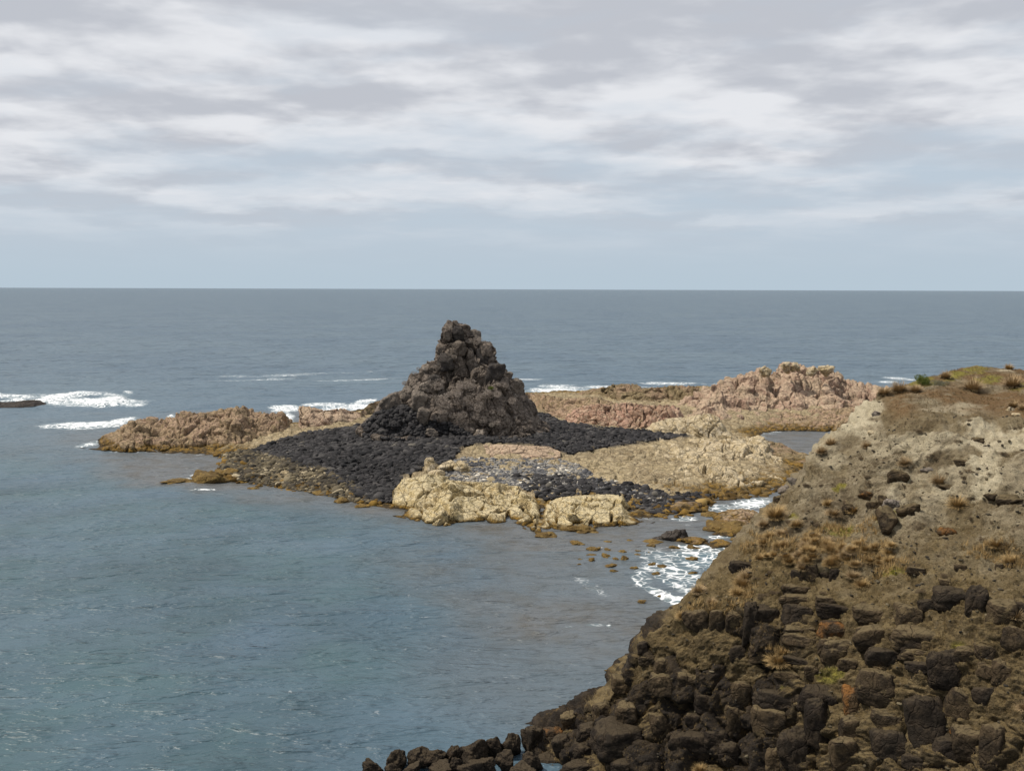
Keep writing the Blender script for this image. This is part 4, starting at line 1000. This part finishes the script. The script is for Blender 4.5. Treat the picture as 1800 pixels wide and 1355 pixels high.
def c6(a, b_): return 1300 + a / 3.566, 620 + b_ / 3.566
for (a, b_, w_, lb, bn_) in [(905,262,80,'leftmost tussock on the grassy brink above the pale gully',1),(1000,245,105,'large dry tussock second along the grassy brink',1),(1105,245,75,'smaller tussock just in front of the green bush',1),(1290,158,70,'dark tussock on the skyline behind the grey green bush',1),(1460,235,120,'big lone tussock on the red brown top beside a pale track',1),(1715,212,115,'big tussock on the red brown top near the frame edge',1),(1690,105,55,'faint tussock on the far skyline of the headland top',0),
        (575,580,80,'dark tussock on the skyline over the lagoon',1),(515,625,65,'tussock just below the dark one over the lagoon',1),(1365,962,100,'single golden tussock in the middle of the bare slope',0),(225,1030,120,'large golden tussock on the skyline over the foam',0),(150,1085,70,'dark tussock below the large golden skyline one',1),(555,955,60,'small golden tussock left of the upright boulder',0),
        (1250,820,95,'brown tuft beside the low dark boulder',1),(1035,700,75,'brown tuft on the mid slope above the sand patch',1),(800,590,60,'brown tuft on the upper slope below the gully',1),(1715,340,70,'brown tuft at the right of the brink',1),(1780,355,60,'brown tuft at the frame edge by the white boulder',1)]:
    plant(HEAD, *c6(a, b_), w_ / 3.566, TUSB if bn_ else TUS, 'tussock', lb, 'grass tussock', 'tussocks on the headland', k=0.88, hz=1.0)
g = np.random.default_rng(22)
cnt = 0
while cnt < 74:
    px, py = g.uniform(1335, 1580), g.uniform(935, 1012)
    cyl = 962 + (px - 1335) * 0.08
    if abs(py - cyl) > 26 * (0.6 + g.random() * .5): continue
    plant(HEAD, px, py, g.uniform(15, 29), TUS if g.random() < .8 else TUSB, 'tussock', 'golden dry tussock in the dense band above the cliff', 'grass tussock', 'tussocks in the golden band', k=0.66, hz=0.9); cnt += 1
for (px, py, w_) in [(1368,1165,34),(1376,1150,26),(1305,1030,28),(1312,1016,24),(1296,1045,22),(1228,1040,22),(1220,1030,18),(1250,1060,16),(1500,1015,22),(1515,1030,22),(1200,1085,20),(1545,1170,18),(1480,1290,18),(1620,1235,20),(1785,1085,24),(1750,960,24),(1775,990,26),(1400,925,20),(1430,945,20),(1465,905,22),(1500,900,20),(1800,1245,24),(1230,1355,22),(1410,1000,18)]:
    plant(HEAD, px, py, w_, TUS if random.random() < .6 else TUSB, 'tussock', 'small scattered tussock on the lower slope and cliff ledges', 'grass tussock', 'scattered tussocks on the lower slope', k=0.9, hz=0.95)
plant(HEAD, *c6(1165, 200), 34, SHG, 'green_shrub', 'bright green bush on the grassy brink behind the tussocks', 'bush', None, k=0.5)
plant(HEAD, *c6(1235, 200), 36, SHY, 'grey_green_shrub', 'low grey green bush beside the bright green one', 'bush', None, k=0.5, hz=.6)
for _ in range(80):
    px = g.uniform(1330, 1810); lo = np.interp(px, CRa[:, 0], CRa[:, 1]) + 14
    py = g.uniform(max(lo, 735 if px > 1580 else lo), 1060)
    plant(HEAD, px, py, g.uniform(7, 19), SHB, 'brown_shrub', 'low brown shrub clinging to the bare slope', 'bush', 'low brown shrubs on the slope', k=0.6, hz=.5, sink=.12)

for (a, b_, w_) in [(1290,350,130),(1130,350,120),(1400,390,120),(1480,340,100),(1370,530,120),(1150,430,150),(1280,430,140),(1480,430,130),(1545,410,80),(1250,510,120),(960,330,90),(1050,265,80),(1130,245,80),(1300,110,90),(1040,400,80),(1340,460,110),(1420,480,100),(1200,390,110),(1330,400,90),(1440,340,70),(1120,480,100),(1310,540,90),(1410,540,80),(1230,350,80),(985,290,60),(930,360,60),(1390,260,60),(1180,190,60),(1360,120,50),(1540,340,60)]:
    plant(STACK, 400 + a / 3, 560 + b_ / 3 + 4, w_ / 3, SHD, 'dry_shrub', 'grey brown dry shrub growing on the dark stack', 'bush', 'dry shrubs on the stack', k=0.44, hz=.8, sink=.1)
plant(STACK, 862, 685, 14, SHG, 'green_shrub', 'little yellow green bush in a cleft of the stack', 'bush', None, k=0.5)

# pale sandy patch at the stack's foot
P_ = at_z(843, 755, 4.5)
place_rock('bare_rock', 950, (P_[0], P_[1] - 0.5, 4.2), (2.6, 2.2, 1.5), (0, 0.1, 0), M['cream_shelf'], 'small pale bare rock at the front foot of the stack', 'rock', sub=4, rough=.12)

# short ground cover and loose stones strewn on the headland
def strew(n, zone, seed):
    g = np.random.default_rng(seed); V = HP2; i = g.integers(5, ncol - 5, n * 6); j = g.integers(nbk, nbk + nfr - 60, n * 6)
    w_ = zone[i, j]; ok = g.random(len(i)) < w_
    i, j = i[ok][:n], j[ok][:n]
    return V[i, j] + g.normal(0, .03, (len(i), 3)), (i, j)


inframe = ((UX < 1830) & (UY < 1380)).astype(float)
tufts, _ = strew(16000, inframe * np.clip(0.10 + plateau * 1.0 + 0.45 * sstep(wn, 0.1, 0.6) * (1 - cliff) + .15 * cliff - sand, 0, 1), 31)
g = np.random.default_rng(32); nb_ = len(tufts) * 5
base_ = np.repeat(tufts, 5, 0) + g.normal(0, 0.04, (nb_, 3)) * np.array([1, 1, .2])
az = g.uniform(0, 6.28, nb_); hh_ = g.uniform(.05, .16, nb_); ln_ = g.uniform(.0, .12, nb_)
tx = base_ + np.stack([np.cos(az) * ln_, np.sin(az) * ln_, hh_], -1)
sd_ = np.stack([-np.sin(az), np.cos(az), 0 * az], -1) * 0.012
V = np.stack([base_ - sd_, base_ + sd_, tx], 1)
tn = np.repeat(np.repeat(g.random(len(tufts)), 5), 3)
link(bpy.data.objects.new('ground_cover', new_mesh('ground_cover', V, np.arange(nb_ * 3).reshape(-1, 3), M['cover'], smooth=False, attrs={'tone': tn, 'tip': tn * 0})), 'short dry ground cover over the headland top and slope', 'ground cover', kind='stuff')
band = np.zeros_like(UX)
for (a, b_, c_, e_, r_) in [(1455, 968, 120, 30, .1), (1550, 990, 50, 30, .4), (1380, 950, 40, 22, 0), (1310, 1035, 22, 20, 0), (1225, 1040, 14, 24, -.6), (1372, 1160, 18, 18, 0), (1500, 925, 60, 14, 0), (1760, 975, 60, 20, 0), (1250, 1080, 60, 10, -.2)]:
    band = np.maximum(band, sstep(1.5 - blob(a, b_, c_, e_, r_) + 1.3 * wn, 0.1, 1.5))
gold, _ = strew(9000, inframe * np.clip(band, 0, 1), 41)
g = np.random.default_rng(42); nb_ = len(gold) * 9
base_ = np.repeat(gold, 9, 0) + g.normal(0, 0.07, (nb_, 3)) * np.array([1, 1, .2])
az = g.uniform(0, 6.28, nb_); big_ = 0.6 + 0.8 * sstep(fbm(base_ / 1.2, 2), -.3, .5); hh_ = g.uniform(.10, .38, nb_) * big_; ln_ = g.uniform(.0, .26, nb_)
tx = base_ + np.stack([np.cos(az) * ln_, np.sin(az) * ln_, hh_], -1)
sd_ = np.stack([-np.sin(az), np.cos(az), 0 * az], -1) * 0.016
V = np.stack([base_ - sd_, base_ + sd_, tx], 1)
tn = np.repeat(np.clip(.5 + .6 * fbm(base_ / 1.5, 2) + g.normal(0, .15, nb_), 0, 1), 3)
tp = np.tile([0., 0., .8], nb_)
link(bpy.data.objects.new('golden_grass', new_mesh('golden_grass', V, np.arange(nb_ * 3).reshape(-1, 3), M['tussock'], smooth=False, attrs={'tone': tn, 'tip': tp})), 'golden dry grass filling the band between the tussocks above the cliff', 'grass', kind='stuff')
pts_, _ = strew(3200, inframe * np.clip(0.35 + 0.5 * sstep(wn, 0, .5) - plateau * .9, 0, 1) * (1 - .85 * cliff), 33)
g = np.random.default_rng(34)
szs = 0.04 + 0.20 * g.random(len(pts_)) ** 3.0
v, f, t_ = stones(pts_, szs, np.clip(g.normal(.35, .2, len(pts_)), 0, .8), 35)
link(bpy.data.objects.new('loose_stones', new_mesh('loose_stones', v, f, M['cob_tan'], smooth=True, attrs={'tone': t_})), 'small loose stones and clods strewn on the slope', 'stones', kind='stuff')

# ---------------------------------------------------------------- the sea
wx_ = np.linspace(-260, 2060, 1000)
wy_ = np.concatenate([508 + 0.75 * (1.02 ** np.arange(0, 120)) ** 1.0 - 0.0])
dist = np.concatenate([np.geomspace(70000, 1500, 60)[:-1], H * F / np.linspace(H * F / 1500, 1500 - 508, 620)])
PXw, DW = np.meshgrid(wx_, dist, indexing='ij')
XW = (PXw - 900) / F * DW * 1.01
WP = np.stack([XW, DW, 0 * XW], -1)
uxw, uyw = project(WP)
foamA = np.zeros_like(XW)
wobw = fbm(WP / np.array([14., 14., 1]), 4, 0.6)
FO = [(130,706,150,10,0,1.0),(110,700,60,9,0,1.0),(165,693,60,5,.03,.9),(225,691,12,3,0,.8),(30,699,60,5,0,.9),(240,712,50,4,0,.8),(150,748,85,8,-.03,1.0),(215,740,30,8,-.2,1.0),(150,782,32,5,-.2,.8),(230,794,70,2.5,0,.65),(300,735,10,7,-.8,.8),
      (505,738,16,18,0,1.0),(500,720,30,8,0,.9),(620,716,90,7,-.12,1.0),(580,712,50,5,0,.8),(640,706,40,5,-.2,.9),(990,683,60,8,-.03,1.0),(950,690,40,6,0,.9),(1060,680,90,3.5,0,.8),(1180,673,90,2.2,0,.75),(930,667,30,2,0,.7),
      (1575,664,45,3.5,.1,.8),(1560,672,20,3,0,.8),(1440,712,0.1,0.1,0,0),(540,658,150,3,-.03,.5),(430,668,120,2.5,-.03,.5),(640,668,120,2,-.03,.55),(420,660,60,2,0,.45),
      (350,834,24,3,-.1,.9),(325,844,14,4,-.2,.9),(358,861,26,2,0,.7),(1455,800,20,6,.5,.5),(1398,806,14,4,0,.8),(1332,768,20,3,0,.7),
      (1325,884,52,10,-.12,.95),(1260,892,50,9,0,.72),(1230,878,40,6,0,.5),(1300,900,40,6,0,.6),(1205,912,25,4,0,.6),(1262,944,40,4,0,.7),
      (1190,1010,85,32,.35,.62),(1230,985,70,24,0,.66),(1255,970,60,14,0,.6),(1130,1015,26,24,.7,.62),(1165,1045,60,9,.42,1.0),(1195,1055,32,7,.25,1.0),(1120,1022,26,6,.8,.8),(1230,962,50,5,0,.75),(1180,1025,50,8,.4,.7),(1150,1000,40,8,.2,.55),
      (1045,1097,22,3.5,0,.55),(1000,1100,12,2,0,.5),(1070,1098,6,3,0,.8),(1040,1030,50,12,.5,.38)]
for (a, b_, c_, e_, r_, k_) in FO:
    if not k_: continue
    foamA = np.maximum(foamA, k_ * sstep(1.35 - blob(a, b_, c_, e_, r_, uxw, uyw) + 0.7 * wobw, 0.0, 1.5))
inr = (DW < 312) & (DW > 115) & (np.abs(XW) < 140)
hsh = np.full(XW.shape, -9.0); hsh[inr] = shelf_rbf(XW[inr], DW[inr])
# swash along the shore, stronger on the seaward side
side = 0.25 + 0.75 * sstep(DW, 205, 225)
foamA = np.maximum(foamA, side * 0.75 * np.exp(-((hsh + 0.1) / 0.35) ** 2) * sstep(wobw, -0.3, 0.4))
shallow = np.clip(sstep(hsh + .5 * wobw, -2.9, -0.2) * 0.9 + sstep(1.7 - blob(1000, 1010, 330, 130, .2, uxw, uyw) + .6 * wobw, 0, 2.0) * .75 + sstep(1.4 - blob(1000, 1180, 300, 140, 0, uxw, uyw), 0, 1.5) * .5 + .6 * sstep(1.5 - blob(370, 825, 190, 50, 0, uxw, uyw) + .8 * wobw, 0, 1.9) + 0.8 * sstep(1.3 - blob(1420, 780, 110, 40, 0, uxw, uyw), 0, 1.2), 0, 1) * (DW < 250)
teal = np.clip(sstep(DW, 260, 150) * 1.0, 0, 1)
teal = (1 - sstep(DW, 120, 250)) * (0.75 + 0.6 * wobw)
teal *= 1 - 0.85 * sstep(uxw, 500, 900)
teal = np.clip(teal, 0, 1)
# waves: fade each band where the grid is too coarse for it
spY = np.abs(np.gradient(DW, axis=1)) + 1e-3
Zw = np.zeros_like(XW)
calm = 1 - 0.55 * sstep(hsh, -2.5, 0)
for lam, am in ((34, .30), (15, .17), (6.5, .085), (3.0, .045), (1.5, .022)):
    q = np.stack([XW * 0.55 / lam, DW / lam, 0 * XW + lam], -1)
    Zw += am * perlin(q) * (1 - sstep(spY, lam * 0.25, lam * 0.5)) * 1.3
outer = sstep(DW, 190, 260)
Zw *= calm * (0.45 + 0.75 * outer)
Zw += 0.55 * sstep(foamA, 0.6, 1.0) * sstep(DW, 205, 240) * (0.6 + wobw) * (uxw < 320)
Zw += 0.22 * sstep(foamA, 0.8, 1.0) * (uyw > 1000)
WP[..., 2] = Zw
link(bpy.data.objects.new('sea_water', new_mesh('sea_water', WP, grid_faces(*XW.shape), M['water'], attrs={'foam': foamA, 'shallow': shallow, 'teal': teal, 'far': sstep(DW, 150, 420), 'chop': 0.36 + 0.0 * sstep(np.log(DW), math.log(200), math.log(4000))})), kind='structure')

scene.cycles.use_denoising = True
scene.cycles.max_bounces = 5
scene.cycles.diffuse_bounces = 2
scene.cycles.glossy_bounces = 2
